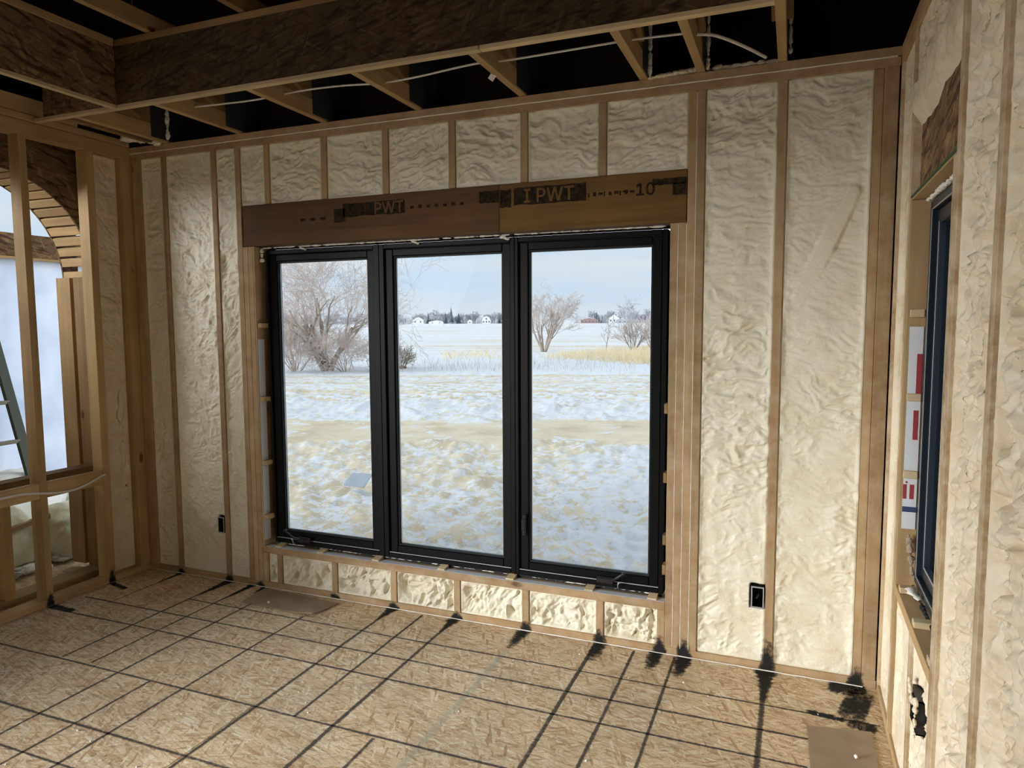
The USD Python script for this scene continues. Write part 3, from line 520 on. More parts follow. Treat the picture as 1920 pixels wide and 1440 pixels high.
# ------------------------------------------------------------------ left partition and arched wall behind it
wl = xf("wall_left", kind="structure", label="open stud partition with bare studs along the left side")
def lstud(yc, name="stud", w=.042, z1=ZP, x0=XL - .089, m=None): return put(name, box(x0, XL, yc - w / 2, yc + w / 2, .038, z1, .002), m or RAW[2], wl)
lstud(-.690); lstud(-.285, w=.05); lstud(-.030, "corner_post", w=.075); 
for yc in (-1.10, -1.50, -1.91, -2.32, -2.72): lstud(yc)
U, Z, h = foam_panel(-.262, -.066, .038, ZP, 90, "soft", (), .006, .012)
put("foam_infill", trimesh.Trimesh(*grid_mesh(np.stack([XL - .045 + h, U, Z], -1)[:, ::-1]), process=False), FOAM_R, wl, smooth=True)
put("bottom_plate", box(XL - .089, XL, -2.74, -.001, 0, .038, .002), RAW[1], wl)
put("top_plate", box(XL - .089, XL, -3.8, -.001, ZP, 2.777, .002), RAW[1], wl); put("top_plate", box(XL - .089, XL + .004, -3.8, -.004, 2.779, 2.817, .002), RAW[1], wl)
for a, b in ((-.668, -.311), (-1.078, -.712), (-1.48, -1.12)): put("blocking", box(XL - .040, XL - .001, a, b, .642, .731, .002), RAW[1], wl)
put("foam_smudge", lumps([(XL - .05, -.10, 1.30), (XL - .05, -.13, 1.0), (XL - .05, -.1, .35)], 18, .01, .035, 31, (.25, .8, 2.2)), FOAM_R, wl, smooth=True)
for i_, (y_, h_) in enumerate(((-.690, .13), (-.285, .13))):
    t = np.linspace(0, 1, 14); o = np.linspace(-1, 1, 7); P = np.zeros((14, 7, 3)); P[..., 0] = XL + .0008; P[..., 1] = y_ + .034 * (1 - .5 * t)[:, None] * o[None]; P[..., 2] = .001 + h_ * t[:, None]
    faded(wl, "spray_smear", P, (1.2 * (1 - np.abs(o)) ** .6)[None] * (1 - t ** 1.3)[:, None], SMEAR)
cbl = xf("cable", label="white electrical cable drooping along the blocking between bare studs", cat="cable")
put("sheath", tube([(XL + .006, -.300, .705), (XL + .004, -.327, .699), (XL + .004, -.437, .665), (XL + .004, -.54, .652), (XL + .004, -.655, .664), (XL + .004, -.71, .676), (XL + .004, -.821, .694), (XL + .004, -.96, .697), (XL + .004, -1.08, .70)], .0075), CABLE, cbl)
# arched wall: front skin x = -0.50, back x = -0.80
wa = xf("wall_archway", kind="structure", label="strand board wall with an arched opening lined with short boards")
AC, AZ, AR = -.74, 1.93, .616
def arch_skin(xa, xb):
    th = np.linspace(0, math.pi, 40); pts = [(AC + AR * math.cos(t), AZ + AR * math.sin(t)) for t in th]
    poly = [(-.02, AZ), (-.02, 2.76), (-2.6, 2.76), (-2.6, AZ)] + pts[::-1]
    return prism(poly, 0, xa, xb)
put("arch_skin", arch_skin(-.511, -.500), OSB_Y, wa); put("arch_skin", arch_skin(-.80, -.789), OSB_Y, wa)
for i in range(28):
    t = math.radians(5 + i * 6.3) if i else math.radians(2); r = AR + .019
    c, s = math.cos(t), math.sin(t); wdt = .054 if i else .085
    p = np.array([0, AC + r * c, AZ + r * s]); m = box(-.7885, -.5115, -wdt / 2, wdt / 2, -.019, .019, .002)
    R = np.eye(4); R[1:3, 1:3] = [[-s, c], [c, s]]; R[1:3, 1] = (-s, c); R[1:3, 2] = (c, s); R[:3, 3] = p
    m.apply_transform(R); put("arch_board", m, RAW[0], wa)
for (xa, xb, yc, m) in ((-.62, -.50, -.165, DARKER[2]), (-.80, -.67, -.150, RAW[2]), (-.62, -.50, -.06, DARKER[2]), (-.62, -.50, -1.36, DARKER[2]), (-.80, -.67, -1.36, RAW[2])):  # front studs in darker pine for shade, rear ones lighter for window light
    put("jamb_stud", box(xa, xb, yc - .022, yc + .022, .038, AZ + .02, .002), m, wa)
put("jamb_stud", box(-.62, -.48, -.80, -.755, .038, .690, .002), RAW[2], wa); 
put("bottom_plate", box(-.62, -.48, -2.6, -.02, 0, .038, .002), RAW[1], wa); put("arch_sill", box(-.60, -.50, -1.34, -.19, .690, .728, .002), DARKER[1], wa)
put("upper_plate", box(-.80, -.50, -2.6, -.02, 2.762, 2.80, .002), DARKER[1], wa)
# ------------------------------------------------------------------ the entry beyond the arch
ve = xf("wall_far_left", kind="structure", label="outer entry wall with a plastic covered opening under a brown beam")
put("entry_floor", box(-4.2, -.685, -3.0, 1.6, -.05, -.001), OSB_FLOOR, fl)
put("cross_beam", box(-2.70, -2.56, -1.2, 2.2, 2.24, 2.44, .003), OSB_Y, ve)
put("beam_ledge", box(-2.64, -2.54, -1.2, 2.2, 2.205, 2.238, .002), RAW[1], ve)
put("post", box(-2.70, -2.56, -.14, .28, .0, 2.24, .003), FOAM_R, ve); put("side_panel", box(-2.70, -2.60, -3.0, -.145, 0, 2.24), FOAM_R, ve)
put("end_panel", box(-2.7, -.66, 1.55, 1.60, -.0, 3.6), FOAM_R, ve); put("end_panel", box(-2.7, -.81, -3.05, -3.0, 0, 3.6), FOAM_R, ve)
put("transom_pane", box(-2.642, -2.638, -1.2, 1.54, 2.4405, 3.6), GLASS, ve)  # pane added to dim the sky seen through the arch
U, Z = np.meshgrid(np.linspace(.20, 1.54, 60), np.linspace(.05, 2.215, 50), indexing="ij")
wv = .03 * (meshkit.fbm(np.stack([U * 6, Z * 1.2, 0 * U], -1), 3, 5) - .5) * smooth01(1.5, .2, U) + .03 * np.exp(-((U - .33) / .08) ** 2)
ps = xf("plastic_sheet", label="translucent white plastic sheet stretched over the entry opening", cat="plastic sheet")
put("sheet", trimesh.Trimesh(*grid_mesh(np.stack([-2.535 + wv, U, Z], -1)), process=False), POLY, ps, smooth=True)
lad = xf("ladder", label="green step ladder rail with rungs leaning in the entry beyond the studs", cat="ladder")
def lp(y, z): return np.array([-1.63 - (z - .95) * .325, y, z])
for i, y in enumerate((.05, -.36)): put("rail", bar(lp(y, .0), lp(y, 2.1), .03, .075, .004, up=(0, 1, 0)), LADDER, lad)
for z in np.arange(.22, 2.05, .285): put("rung", bar(lp(-.345, z), lp(.035, z), .03, .028, .004), ALU, lad)
def chunk(name, c, size, seed, m, label, cat):
    s = trimesh.creation.icosphere(4, 1.0); v = np.array(s.vertices); v = np.sign(v) * np.abs(v) ** .62
    v *= np.array(size) / 2; v += (meshkit.fbm(v * 9 + seed, 4, seed)[:, None] - .5) * .16 * min(size) * np.sign(v); v[:, 2] += .06 * size[2] * (meshkit.fbm(v * 5 + 3, 3, seed + 1) - .5) * 4
    v[:, 2] -= v[:, 2].min(); v += np.array(c); put(name, trimesh.Trimesh(v, s.faces, process=False), m, smooth=True, label=label, cat=cat)
chunk("foam_offcut", (-1.02, -.02, .0), (.34, .42, .37), 1, FOAM_G, "large pale green foam block lying beyond the archway jamb", "foam offcut")
chunk("foam_offcut", (-1.15, -.42, .0), (.36, .36, .40), 2, FOAM_G, "cream foam block with white crust between the first bare studs", "foam offcut")
chunk("foam_offcut", (-1.68, -.10, .0), (.6, .9, .52), 3, FOAM_S, "tall white foam heap at the foot of the ladder", "foam offcut")
chunk("foam_offcut", (-1.55, .55, .0), (.7, .6, .40), 4, FOAM_S, "white crusted foam heap under the plastic sheet", "foam offcut")
rs = np.random.RandomState(3); ms = []
for i in range(420):
    x, y = -.90 - .95 * rs.rand() ** 1.1, -1.5 + 2.2 * rs.rand()
    m = trimesh.creation.icosphere(1, 1.0); m.vertices += (rs.rand(*m.vertices.shape) - .5) * .5; m.apply_scale(np.array([.05, .05, .014]) * (0.4 + 1.2 * rs.rand(3))); m.apply_transform(trimesh.transformations.rotation_matrix(rs.rand() * 6, (rs.rand() - .5, rs.rand() - .5, 1))); m.apply_translation((x, y, .03 + .02 * rs.rand())); ms.append(m)
put("foam_debris", join(ms), FOAM_S, kind="stuff", label="white foam crumbs scattered over the entry floor behind the studs", cat="foam debris")
put("lumber_offcut", bar((-.95, -.62, .30), (-1.0, -.18, .34), .04, .03, .002), DARKER[1], label="thin board lying across the foam scraps behind the bare stud", cat="board")

# ------------------------------------------------------------------ rear wall behind the camera, closed; opening on the left made for light
wrr = xf("wall_rear", kind="structure", label="rear stud wall behind the camera")
put("foam_infill", box(XL, 4.25, YREAR - .10, YREAR - .03, .038, 2.70), FOAM_R, wrr)
put("opening_header", box(XL - .10, XL - .02, YREAR, -2.62, 2.52, 2.699), OSB_Y, wrr)  # unseen header added to shade the top of the back wall
for x_ in np.arange(-.26, 4.1, .4064): put("stud", box(x_ - .019, x_ + .019, YREAR - .14, YREAR - .001, .038, 2.70, .002), WOOD[2], wrr)

# ------------------------------------------------------------------ ceiling framing
cl = xf("ceiling", kind="structure", label="dark underside of the roof above the exposed trusses")
put("roof_deck", join([box(-3.3, 4.4, YREAR - .4, .45, 3.62, 3.66), box(-.9, 4.27, .145, .20, 2.778, 3.63), box(4.20, 4.24, YREAR, .2, 2.78, 3.63), box(-.9, -.86, YREAR, .2, 2.83, 3.63), box(-.9, 4.27, YREAR - .03, YREAR, 2.70, 3.63)]), DECK, cl)  # near-black deck stands for the unlit void; closing sides added to keep it dark
zb = 2.777; TZ = 3.09; BY = -.632
def bm(name, lo, hi, m, label): 
    b = xf(name, label=label, cat="ceiling beam"); return b
b1 = xf("tray_beam", label="long dark strand board beam across the ceiling in front of the back wall", cat="ceiling beam")
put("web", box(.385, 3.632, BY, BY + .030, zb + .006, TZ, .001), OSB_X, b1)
put("bottom_edge", box(XL + .02, 2.476, BY - .001, BY + .034, zb, zb + .0055 + .012, .001), EDGE, b1); put("bottom_edge", box(2.480, 3.634, BY - .001, BY + .034, zb, zb + .0055 + .012, .001), EDGE, b1)
put("stub_web", box(XL + .10, .350, BY + .002, BY + .028, zb + .019, TZ - .04, .001), OSB_Y, b1)
put("top_nailer", box(.385, 3.63, BY + .002, BY + .038, TZ + .0005, TZ + .036, .002), DARKER[0], b1)
b2 = xf("tray_beam", label="short brown strand board beam running along the left side of the ceiling", cat="ceiling beam")
put("web", box(.355, .3845, -3.9, BY - .002, zb + .019, TZ, .001), OSB_Y, b2); put("bottom_edge", box(.352, .386, -3.9, BY - .002, zb, zb + .0175, .001), EDGE, b2)
put("top_rail", box(.350, .392, -3.9, BY - .003, TZ + .001, TZ + .039, .002), RAW[1], b2)
TX = [(0.035, "first truss from the left over the back wall, with white foam at its end"), (.62, "second roof truss from the left over the back wall"), (1.23, "third roof truss from the left over the back wall"),
      (1.836, "fourth roof truss from the left, above the middle window pane"), (2.43, "fifth roof truss from the left with a white scrap under it"), (3.042, "sixth roof truss from the left, above the last window pane"),
      (3.305, "extra yellow truss set close beside the sixth one"), (3.652, "last yellow roof truss at the end of the long beam")]
for i, (x, lab) in enumerate(TX):
    t = xf("roof_truss", label=lab, cat="roof truss", group="roof trusses over the back wall")
    m = RAW[1]; e = BY + .036
    yb_ = -4.2 if i == 7 else e
    put("bottom_chord", box(x - .019, x + .019, yb_, .125, zb + .0005, zb + .0895, .002), m if i > 4 else RAW[1], t)
    put("end_web", box(x - .018, x + .018, -.225, -.115, zb + .090, TZ + .18, .002), DARKER[2], t)
    put("web", bar((x, e + .03, zb + .28), (x, -.20, zb + .11), .036, .085, .002, up=(1, 0, 0)), DARKER[1], t)
    put("heel_block", box(x - .017, x + .017, e + .02, -.112, zb + .0895, zb + .18, .002), DARKER[1], t)
    put("connector_plate", box(x + .0195, x + .0215, -.125, .12, zb + .012, zb + .33, 0), PLATE, t)
    if i not in (7,): put("raised_chord", box(x - .019, x + .019, -5.2, .1, TZ + .042, TZ + .13, .002), DARKER[1] if i > 1 else RAW[1], t); 
    if i in (2, 3, 4): put("splice_plate", box(x - .016, x + .018, e + .002, e + .08, zb - .0015 + .09, zb + .108, .001), EDGE, t)
    if i in (0, 5, 6, 7): put("foam_bead", lumps([(x + .03, -.01, zb + .02), (x + .03, -.01, zb + .26)], 40, .006, .016, 70 + i, (.8, .8, 1.4)), FOAM_W, t, smooth=True)
for i, x in enumerate((1.10, .53)):
    t = xf("ceiling_joist", label=["upper joist seen above the long beam", "upper joist above the corner of the two ceiling beams"][i], cat="joist")
    put("chord", box(x - .019, x + .019, -5.0, BY - .01, TZ + .136, TZ + .225, .002), RAW[1], t); put("connector_plate", box(x + .0195, x + .021, BY - .22, BY - .02, TZ + .10, TZ + .36, 0), PLATE, t)
put("left_ledger", box(XL - .09, XL + .0, -3.8, -.35, 2.819, 2.91, .002), RAW[1], cl); put("left_ledger", box(XL + .20, XL + .24, BY + .04, .10, zb + .002, zb + .09, .002), DARKER[1], cl)
cc = xf("cable", label="thin white cable strung through the roof trusses above the back wall", cat="cable")
put("sheath", tube([(.60, -.35, 2.835), (.80, -.35, 2.828), (1.06, -.35, 2.822), (1.35, -.35, 2.832), (1.6, -.35, 2.826), (1.8, -.35, 2.812), (2.0, -.35, 2.812), (2.33, -.35, 2.832), (2.52, -.35, 2.826), (2.98, -.35, 2.831), (3.083, -.35, 2.831), (3.293, -.35, 2.823)], .005), CABLE, cc)
cc = xf("cable", label="short white cable end curving down between the last two trusses", cat="cable")
put("sheath", tube([(3.326, -.34, 2.818), (3.40, -.30, 2.815), (3.50, -.20, 2.795), (3.585, -.06, 2.784)], .007), CABLE, cc)
put("foam_ridge", lumps([(3.07, .0, zb + .004), (3.29, .03, zb + .02), (3.64, .03, zb + .012)], 120, .008, .022, 81, (1.5, 1, .8)), FOAM_R, cl, smooth=True, kind="stuff")
put("foam_ridge", lumps([(3.36, BY + .06, zb + .03), (3.62, BY + .06, zb + .03)], 40, .008, .018, 82, (1.4, 1, .9)), FOAM_R, cl, smooth=True, kind="stuff")
put("foam_ridge", lumps([(-.20, -.10, zb + .03), (-.02, -.015, zb + .005)], 30, .010, .024, 83, (1.6, 1, .8)), FOAM_W, cl, smooth=True, kind="stuff")
pp = trimesh.creation.box((.03, .002, .03)); pp.apply_transform(trimesh.transformations.rotation_matrix(.7, (0, 1, 0))); pp.apply_translation((2.408, -.33, zb - .008)); put("paper_scrap", pp, WHITE, label="tiny white paper scrap stapled under the fifth truss", cat="paper scrap")

# ------------------------------------------------------------------ cardboard on the floor
def card(pts, label, curl, crumbs):
    from shapely.geometry import Polygon
    m = trimesh.creation.extrude_polygon(Polygon(pts), .004, engine="earcut"); m = m.subdivide_to_size(.03); v = np.array(m.vertices)
    d = np.linalg.norm(v[:, :2] - np.array(curl), axis=1); v[:, 2] += .018 * np.clip(1 - d / .22, 0, 1) ** 2 + .0022
    b = xf("cardboard_sheet", label=label, cat="cardboard"); put("sheet", trimesh.Trimesh(v, m.faces, process=False), CARD, b)
    return b
card([(.735, -.245), (.715, -.020), (1.285, -.062), (1.262, -.27)], "grey brown cardboard sheet lying under the left window pane", (1.26, -.27), 1)
card([(3.823, -.43), (4.062, -.385), (4.066, -.95), (3.835, -.95)], "brown cardboard sheet in the right corner of the floor", (3.82, -.95), 1)
for (x, y, lab) in ((.905, -.215, "white foam crumb on the edge of the cardboard under the window"), (3.985, -.60, "white foam crumb on the corner cardboard sheet")):
    put("foam_crumb", lumps([(x, y, .014), (x + .006, y, .014)], 4, .005, .008, 90 + int(x), (1, 1, 1)), WHITE, smooth=True, label=lab, cat="foam crumb")
rs = np.random.RandomState(12); P0 = np.stack([rs.uniform(-.2, 4.05, 60), rs.uniform(-2.6, -.05, 60), np.full(60, .002)], 1)
put("floor_crumbs", join([trimesh.creation.icosphere(1, .002 + .003 * rs.rand()).apply_translation(p) for p in P0]), WHITE, kind="stuff", label="tiny white foam crumbs scattered on the strand board floor", cat="crumbs")

# ------------------------------------------------------------------ outdoors
GZ0 = -.70
uax, vax = np.array([math.cos(YAW), -math.sin(YAW)]), np.array([math.sin(YAW), math.cos(YAW)])
def uv(x, y): return (x - CAM[0]) * uax[0] + (y - CAM[1]) * uax[1], (x - CAM[0]) * vax[0] + (y - CAM[1]) * vax[1]
def base_z(x, y):
    _, D = uv(x, y); return GZ0 + 2.45 * smooth01(70, 300, D) + 2.5 * smooth01(300, 700, D)
def ground_fields(x, y):
    u, D = uv(x, y); P = np.stack([x, y, 0 * x], -1)
    n_big = meshkit.fbm(P * .45, 3, 2); n_mid = meshkit.fbm(P * 1.7, 4, 3); n_fine = meshkit.fbm(P * 5.5, 3, 4)
    h = np.zeros_like(x); s = np.full_like(x, .5)
    near = smooth01(14.2, 13.2, D + .9 * (n_big - .5))
    flat = smooth01(13.0, 13.9, D + 1.0 * (n_big - .5)) * smooth01(17.6, 17.0, D + .7 * (n_big - .5) + .05 * np.clip(u + 6, 0, 20) * 1.6)
    mid = smooth01(16.6, 17.4, D) * smooth01(36, 33, D); far = smooth01(44, 60, D)
    clod = np.maximum(n_mid - .48, 0) * .26 + (n_fine - .5) * .16
    h += near * clod + mid * (np.maximum(n_mid - .45, 0) * .38 + (n_fine - .5) * .10) * (1 - .5 * smooth01(22, 26, D))
    s = .50 - .45 * (n_mid - .47) * near + .16 * near * (n_big - .5) * 2 + .10 * near * smooth01(-1.5, 2.5, u)
    s = s * (1 - flat) + flat * (.10 + .5 * smooth01(.55, .75, n_mid))
    s = s * (1 - mid) + mid * (.66 - .5 * (n_fine - .5))
    for Dc, wd, am in ((22.5, 1.3, .5), (25.8, 1.2, .55), (29.6, 1.0, .45)):
        b = np.exp(-((D - Dc + .03 * u) / wd) ** 4); rut = np.sin((u * 1.0 + (D - Dc) * 1.6) * 5.2) * .5 + .5
        right = smooth01(-9, -2, u)
        h += b * (.06 * rut - .07); s = s * (1 - b) + b * (np.where(rut > .45, 1.0, .0) * (.45 + .55 * right) + .30 * (1 - right) * n_fine * 2)
    for Dc, wd in ((24.1, .35), (31.4, .5), (27.8, .35)):
        b = np.exp(-((D - Dc + .03 * u) / wd) ** 2); s = s * (1 - b * .8) + b * .8 * .10
    rows = np.sin(D * 1.1 + .3 * u + 2.2 * n_big); n_far = meshkit.fbm(np.stack([u * .06, D * .40, 0 * D], -1), 4, 9); s = s * (1 - far) + far * (.66 + .16 * rows * smooth01(160, 60, D) - 1.1 * (n_far - .5) - .3 * (n_fine - .5))
    h += far * .03 * rows * smooth01(120, 60, D)
    stub = smooth01(31, 34, D) * smooth01(58, 46, D); s = s * (1 - stub) + stub * (.86 - .8 * (n_mid - .5))
    return h, np.clip(s, 0, 1)
NA, ND = 620, 460
ang = np.radians(np.linspace(-64, 33, NA)); dist = np.geomspace(3.75, 900, ND)
Dg, Ag = np.meshgrid(dist, ang, indexing="ij"); gx, gy = CAM[0] + Dg * np.sin(Ag), CAM[1] + Dg * np.cos(Ag)
hh, ss = ground_fields(gx, gy); gz = base_z(gx, gy) + hh * smooth01(3.7, 5, Dg)
GROUND = mat("snowy_field", {"g": ("geometry", {}), "a": ("attribute", {"attribute": "snow"}), "n": ("noise_texture", {"scale": 5.5, "detail": 8.0, "roughness": .78}), "n2": ("noise_texture", {"scale": .9, "detail": 6.0, "roughness": .7}),
    "nm": ("math", {"math_type": "subtract", "value2": .5}), "ns": ("math", {"math_type": "multiply", "value2": 2.6}), "ad": ("math", {"math_type": "add"}),
    "r": ("rgb_ramp", {"ramp": [(.43, (0, 0, 0)), (.56, (1, 1, 1))]}), "soil": ("rgb_ramp", {"ramp": [(.3, (.47, .385, .27)), (.5, (.60, .52, .39)), (.7, (.68, .61, .49))]}),
    "m": ("mix", {"mix_type": "mix", "color2": (.63, .655, .70)}), "b": ("bump", {"strength": .6, "distance": .05}), "p": ("principled_bsdf", {"roughness": .8, "specular_ior_level": .15})},
    [("g.position", "n.vector"), ("g.position", "n2.vector"), ("n.fac", "nm.value1"), ("nm.value", "ns.value1"), ("ns.value", "ad.value1"), ("a.fac", "ad.value2"), ("ad.value", "r.fac"), ("r.color", "m.fac"), ("n2.fac", "soil.fac"), ("soil.color", "m.color1"), ("m.color", "p.base_color"), ("n.fac", "b.height"), ("b.normal", "p.normal")])
gp = xf("ground", kind="structure", label="snow dusted field and tracked bare soil outside the window")
pth = put("terrain", trimesh.Trimesh(*grid_mesh(np.stack([gx, gy, gz], -1)), process=False), GROUND, gp, smooth=True)
UsdGeom.PrimvarsAPI(stage.GetPrimAtPath(pth)).CreatePrimvar("snow", Sdf.ValueTypeNames.FloatArray, "vertex").Set(Vt.FloatArray.FromNumpy(ss.ravel().astype(np.float32)))
pl = put("yard", (np.array([[-900, -900, -1.0], [900, -900, -1.0], [900, 900, -1.0], [-900, 900, -1.0]], float), np.array([[0, 1, 2], [0, 2, 3]])), GROUND, gp)
UsdGeom.PrimvarsAPI(stage.GetPrimAtPath(pl)).CreatePrimvar("snow", Sdf.ValueTypeNames.FloatArray, "vertex").Set(Vt.FloatArray([.55] * 4))

BARK = plain("bare_bark", (.36, .30, .25), .9, specular_ior_level=.1); TWIG = plain("pinkish_twigs", (.50, .425, .385), .9, specular_ior_level=.1)
FARWOOD = plain("far_hazed_twigs", (.44, .43, .47), .95, specular_ior_level=0.0); FIR = plain("far_evergreen", (.11, .14, .15), .95, specular_ior_level=0.0)  # distance haze is put into the grey of the far twigs
STRAW = plain("dry_straw", (.66, .54, .34), .9, specular_ior_level=.1); STALK = plain("grey_stalk", (.34, .29, .22), .9); REDLEAF = plain("dead_red_leaves", (.27, .15, .09), .9)
def grow(seed, H, r0, levels, spread, nstem=1, lean=.0, kids=(3, 4), up=.25, shrink=.72, first=.30):
    rs = np.random.RandomState(seed); A, B, RA, RB, LV = [], [], [], [], []
    def limb(p, d, L, r, lv):
        n = 4 if lv < 2 else 3; q = p.copy(); dd = d.copy(); pts = [q.copy()]
        for i in range(n):
            dd = dd + rs.normal(0, .10 + .05 * lv, 3) + np.array([0, 0, up * .22]); dd /= np.linalg.norm(dd); nq = q + dd * L / n
            ra, rb = r * (1 - .5 * i / n), r * (1 - .5 * (i + 1) / n); A.append(q.copy()); B.append(nq.copy()); RA.append(ra); RB.append(rb); LV.append(lv); q = nq; pts.append(q.copy())
        if lv >= levels: return
        k = rs.randint(kids[0], kids[1] + 1) + (1 if lv == 0 else 0)
        for j in range(k):
            t = first + (1 - first) * (j + rs.rand()) / k if lv else .35 + .65 * (j + rs.rand()) / k
            i = min(int(t * n), n - 1); s = pts[i] + (pts[i + 1] - pts[i]) * (t * n - i)
            ax = rs.normal(0, 1, 3); ax -= ax.dot(dd) * dd; ax /= np.linalg.norm(ax) + 1e-9; w = spread * (.7 + .6 * rs.rand())
            nd = dd * math.cos(w) + ax * math.sin(w); nd[2] += up * .5; nd /= np.linalg.norm(nd)
            limb(s, nd, L * shrink * (.75 + .5 * rs.rand()), max(r * (1 - .5 * t) * .55, .004), lv + 1)
    for s in range(nstem):
        a = rs.rand() * 6.28; d = np.array([math.cos(a) * lean, math.sin(a) * lean, 1.0]); d /= np.linalg.norm(d)
        limb(np.array([.12 * (nstem > 1) * math.cos(a), .12 * (nstem > 1) * math.sin(a), -.1]), d, H, r0, 0)
    A, B, RA, RB, LV = map(np.array, (A, B, RA, RB, LV)); return A, B, RA, RB, LV
def tree(name, loc, label, cat, twig=TWIG, bark=BARK, group=None, rmin=.0, cut=2, **kw):
    A, B, RA, RB, LV = grow(**kw); RA, RB = np.maximum(RA, rmin), np.maximum(RB, rmin * .8)
    t = xf(name, loc, label=label, cat=cat, group=group); big = LV < cut
    put("trunk" if kw.get("nstem", 1) == 1 else "stem_cluster", segs(A[big], B[big], RA[big], RB[big], 6), bark, t, smooth=True, kind=None if kw.get("nstem", 1) == 1 else "stuff"); put("twigs", segs(A[~big], B[~big], RA[~big], RB[~big], 3), twig, t, kind="stuff")
    return t
tree("bare_tree", (-18.2, 26.3, -.72), "big bare branching tree behind the left window pane", "tree", seed=4, H=2.7, r0=.16, levels=5, spread=.55, nstem=4, lean=.55, kids=(2, 4), up=.14, shrink=.80, rmin=.008)
for i, (x, y, sd, n) in enumerate(((-19.6, 25.6, 21, 9), (-16.9, 26.0, 22, 9), (-20.6, 26.8, 23, 8), (-15.9, 27.0, 24, 6))):
    tree("bare_shrub", (x, y, -.72), ["pinkish bare shrub left of the big tree trunk", "dense pinkish bare shrub right of the big tree trunk", "tall thin bare shrub at the left pane edge", "low wiry shrub reaching into the middle pane"][i], "shrub", cut=1, seed=sd, H=[1.5, 1.3, 2.2, 1.0][i], r0=.022, levels=4, spread=.6, nstem=n, lean=.9, kids=(3, 4), up=.08, shrink=.72, rmin=.006)
tree("bare_tree", (-15.4, 51.6, -.72), "bare rounded multi-stem tree behind the right window pane", "tree", seed=12, H=2.7, r0=.11, levels=5, spread=.46, nstem=7, lean=.45, kids=(2, 4), up=.14, shrink=.64, rmin=.010)
tree("bare_sapling", (-11.0, 55.0, -.72), "small bare sapling in the field right of the rounded tree", "tree", seed=14, H=1.4, r0=.05, levels=4, spread=.6, kids=(2, 4), up=.2, shrink=.62, rmin=.012)
tree("bare_shrub", (-9.3, 58.0, -.72), "pale bare shrub at the right window edge", "shrub", cut=1, seed=15, H=1.6, r0=.04, levels=3, spread=.5, nstem=12, lean=.6, kids=(3, 4), up=.15, shrink=.6, rmin=.013)
tree("bare_shrub", (-7.4, 57.0, -.72), "second pale bare shrub partly behind the right window frame", "shrub", cut=1, seed=16, H=1.9, r0=.04, levels=3, spread=.5, nstem=12, lean=.6, kids=(3, 4), up=.15, shrink=.6, rmin=.013)
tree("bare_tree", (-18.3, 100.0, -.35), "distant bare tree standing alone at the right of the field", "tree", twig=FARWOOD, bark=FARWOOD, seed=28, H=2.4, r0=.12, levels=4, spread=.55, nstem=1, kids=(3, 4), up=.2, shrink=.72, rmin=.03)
tree("dead_shrub", (-15.7, 29.3, -.72), "small dead shrub with reddish leaves beside the left mullion", "shrub", cut=1, twig=STALK, seed=19, H=.75, r0=.03, levels=3, spread=.6, nstem=9, lean=.5, kids=(3, 5), up=.1, shrink=.6, rmin=.010)
put("dead_leaves", lumps([(-16.1, 28.9, -.62), (-15.3, 29.0, -.62)], 60, .05, .12, 40, (1.3, 1, .8)), REDLEAF, kind="stuff", label="heap of reddish dead leaves under the small dead shrub", cat="leaves")
# straw and stubble
def blades(x, y, h, r, seed, tilt=.35):
    rs = np.random.RandomState(seed); n = len(x); b = np.stack([x, y, base_z(x, y) - .02], 1); d = np.stack([rs.normal(0, tilt, n), rs.normal(0, tilt, n), np.ones(n)], 1)
    return segs(b, b + d * h[:, None], np.full(n, r), np.full(n, r * .4), 3)
rs = np.random.RandomState(77)
n = 4200; uu = rs.uniform(0, 1, n); D_ = 40 + 30 * rs.rand(n) ** 1.3; u_ = D_ * (.02 + .20 * uu); keep = (D_ < 46 + 26 * uu) & (D_ > 48 - 12 * uu + 3 * rs.rand(n)); D_, u_ = D_[keep], u_[keep]
sx, sy = CAM[0] + u_ * uax[0] + D_ * vax[0], CAM[1] + u_ * uax[1] + D_ * vax[1]
put("straw_grass", blades(sx, sy, .22 + .30 * rs.rand(len(sx)), .016, 1, .5), STRAW, kind="stuff", label="strip of golden dry grass behind the right window pane", cat="dry grass")
n = 380; D_ = rs.uniform(46, 56, n); u_ = D_ * rs.uniform(-.10, .0, n); keep = rs.rand(n) < .55; D_, u_ = D_[keep], u_[keep]
sx, sy = CAM[0] + u_ * uax[0] + D_ * vax[0], CAM[1] + u_ * uax[1] + D_ * vax[1]
put("straw_grass", blades(sx, sy, .2 + .3 * rs.rand(len(sx)), .02, 2, .4), STRAW, kind="stuff", label="sparse tan grass along the field edge behind the middle pane", cat="dry grass")
n = 420; D_ = rs.uniform(33.5, 47, n); u_ = D_ * rs.uniform(-.17, .22, n); sx, sy = CAM[0] + u_ * uax[0] + D_ * vax[0], CAM[1] + u_ * uax[1] + D_ * vax[1]
put("corn_stubble", blades(sx, sy, .15 + .35 * rs.rand(n) ** 2, .010, 3, .15), STALK, kind="stuff", label="grey stalks of stubble standing in the snow", cat="stubble")
m = trimesh.creation.box((.33, .26, .01)); m = m.subdivide().subdivide().subdivide(); v = np.array(m.vertices); v[:, 2] += .05 * (meshkit.fbm(v * 6, 3, 2) - .5); m = trimesh.Trimesh(v, m.faces, process=False)
m.apply_transform(trimesh.transformations.rotation_matrix(.5, (1, 0, 0))); m.apply_translation((-1.80, 4.70, -.50))
put("plastic_scrap", m, plain("blue_grey_plastic", (.27, .30, .35), .35), smooth=True, label="blue grey plastic scrap lying on the soil outside the left pane", cat="plastic scrap")

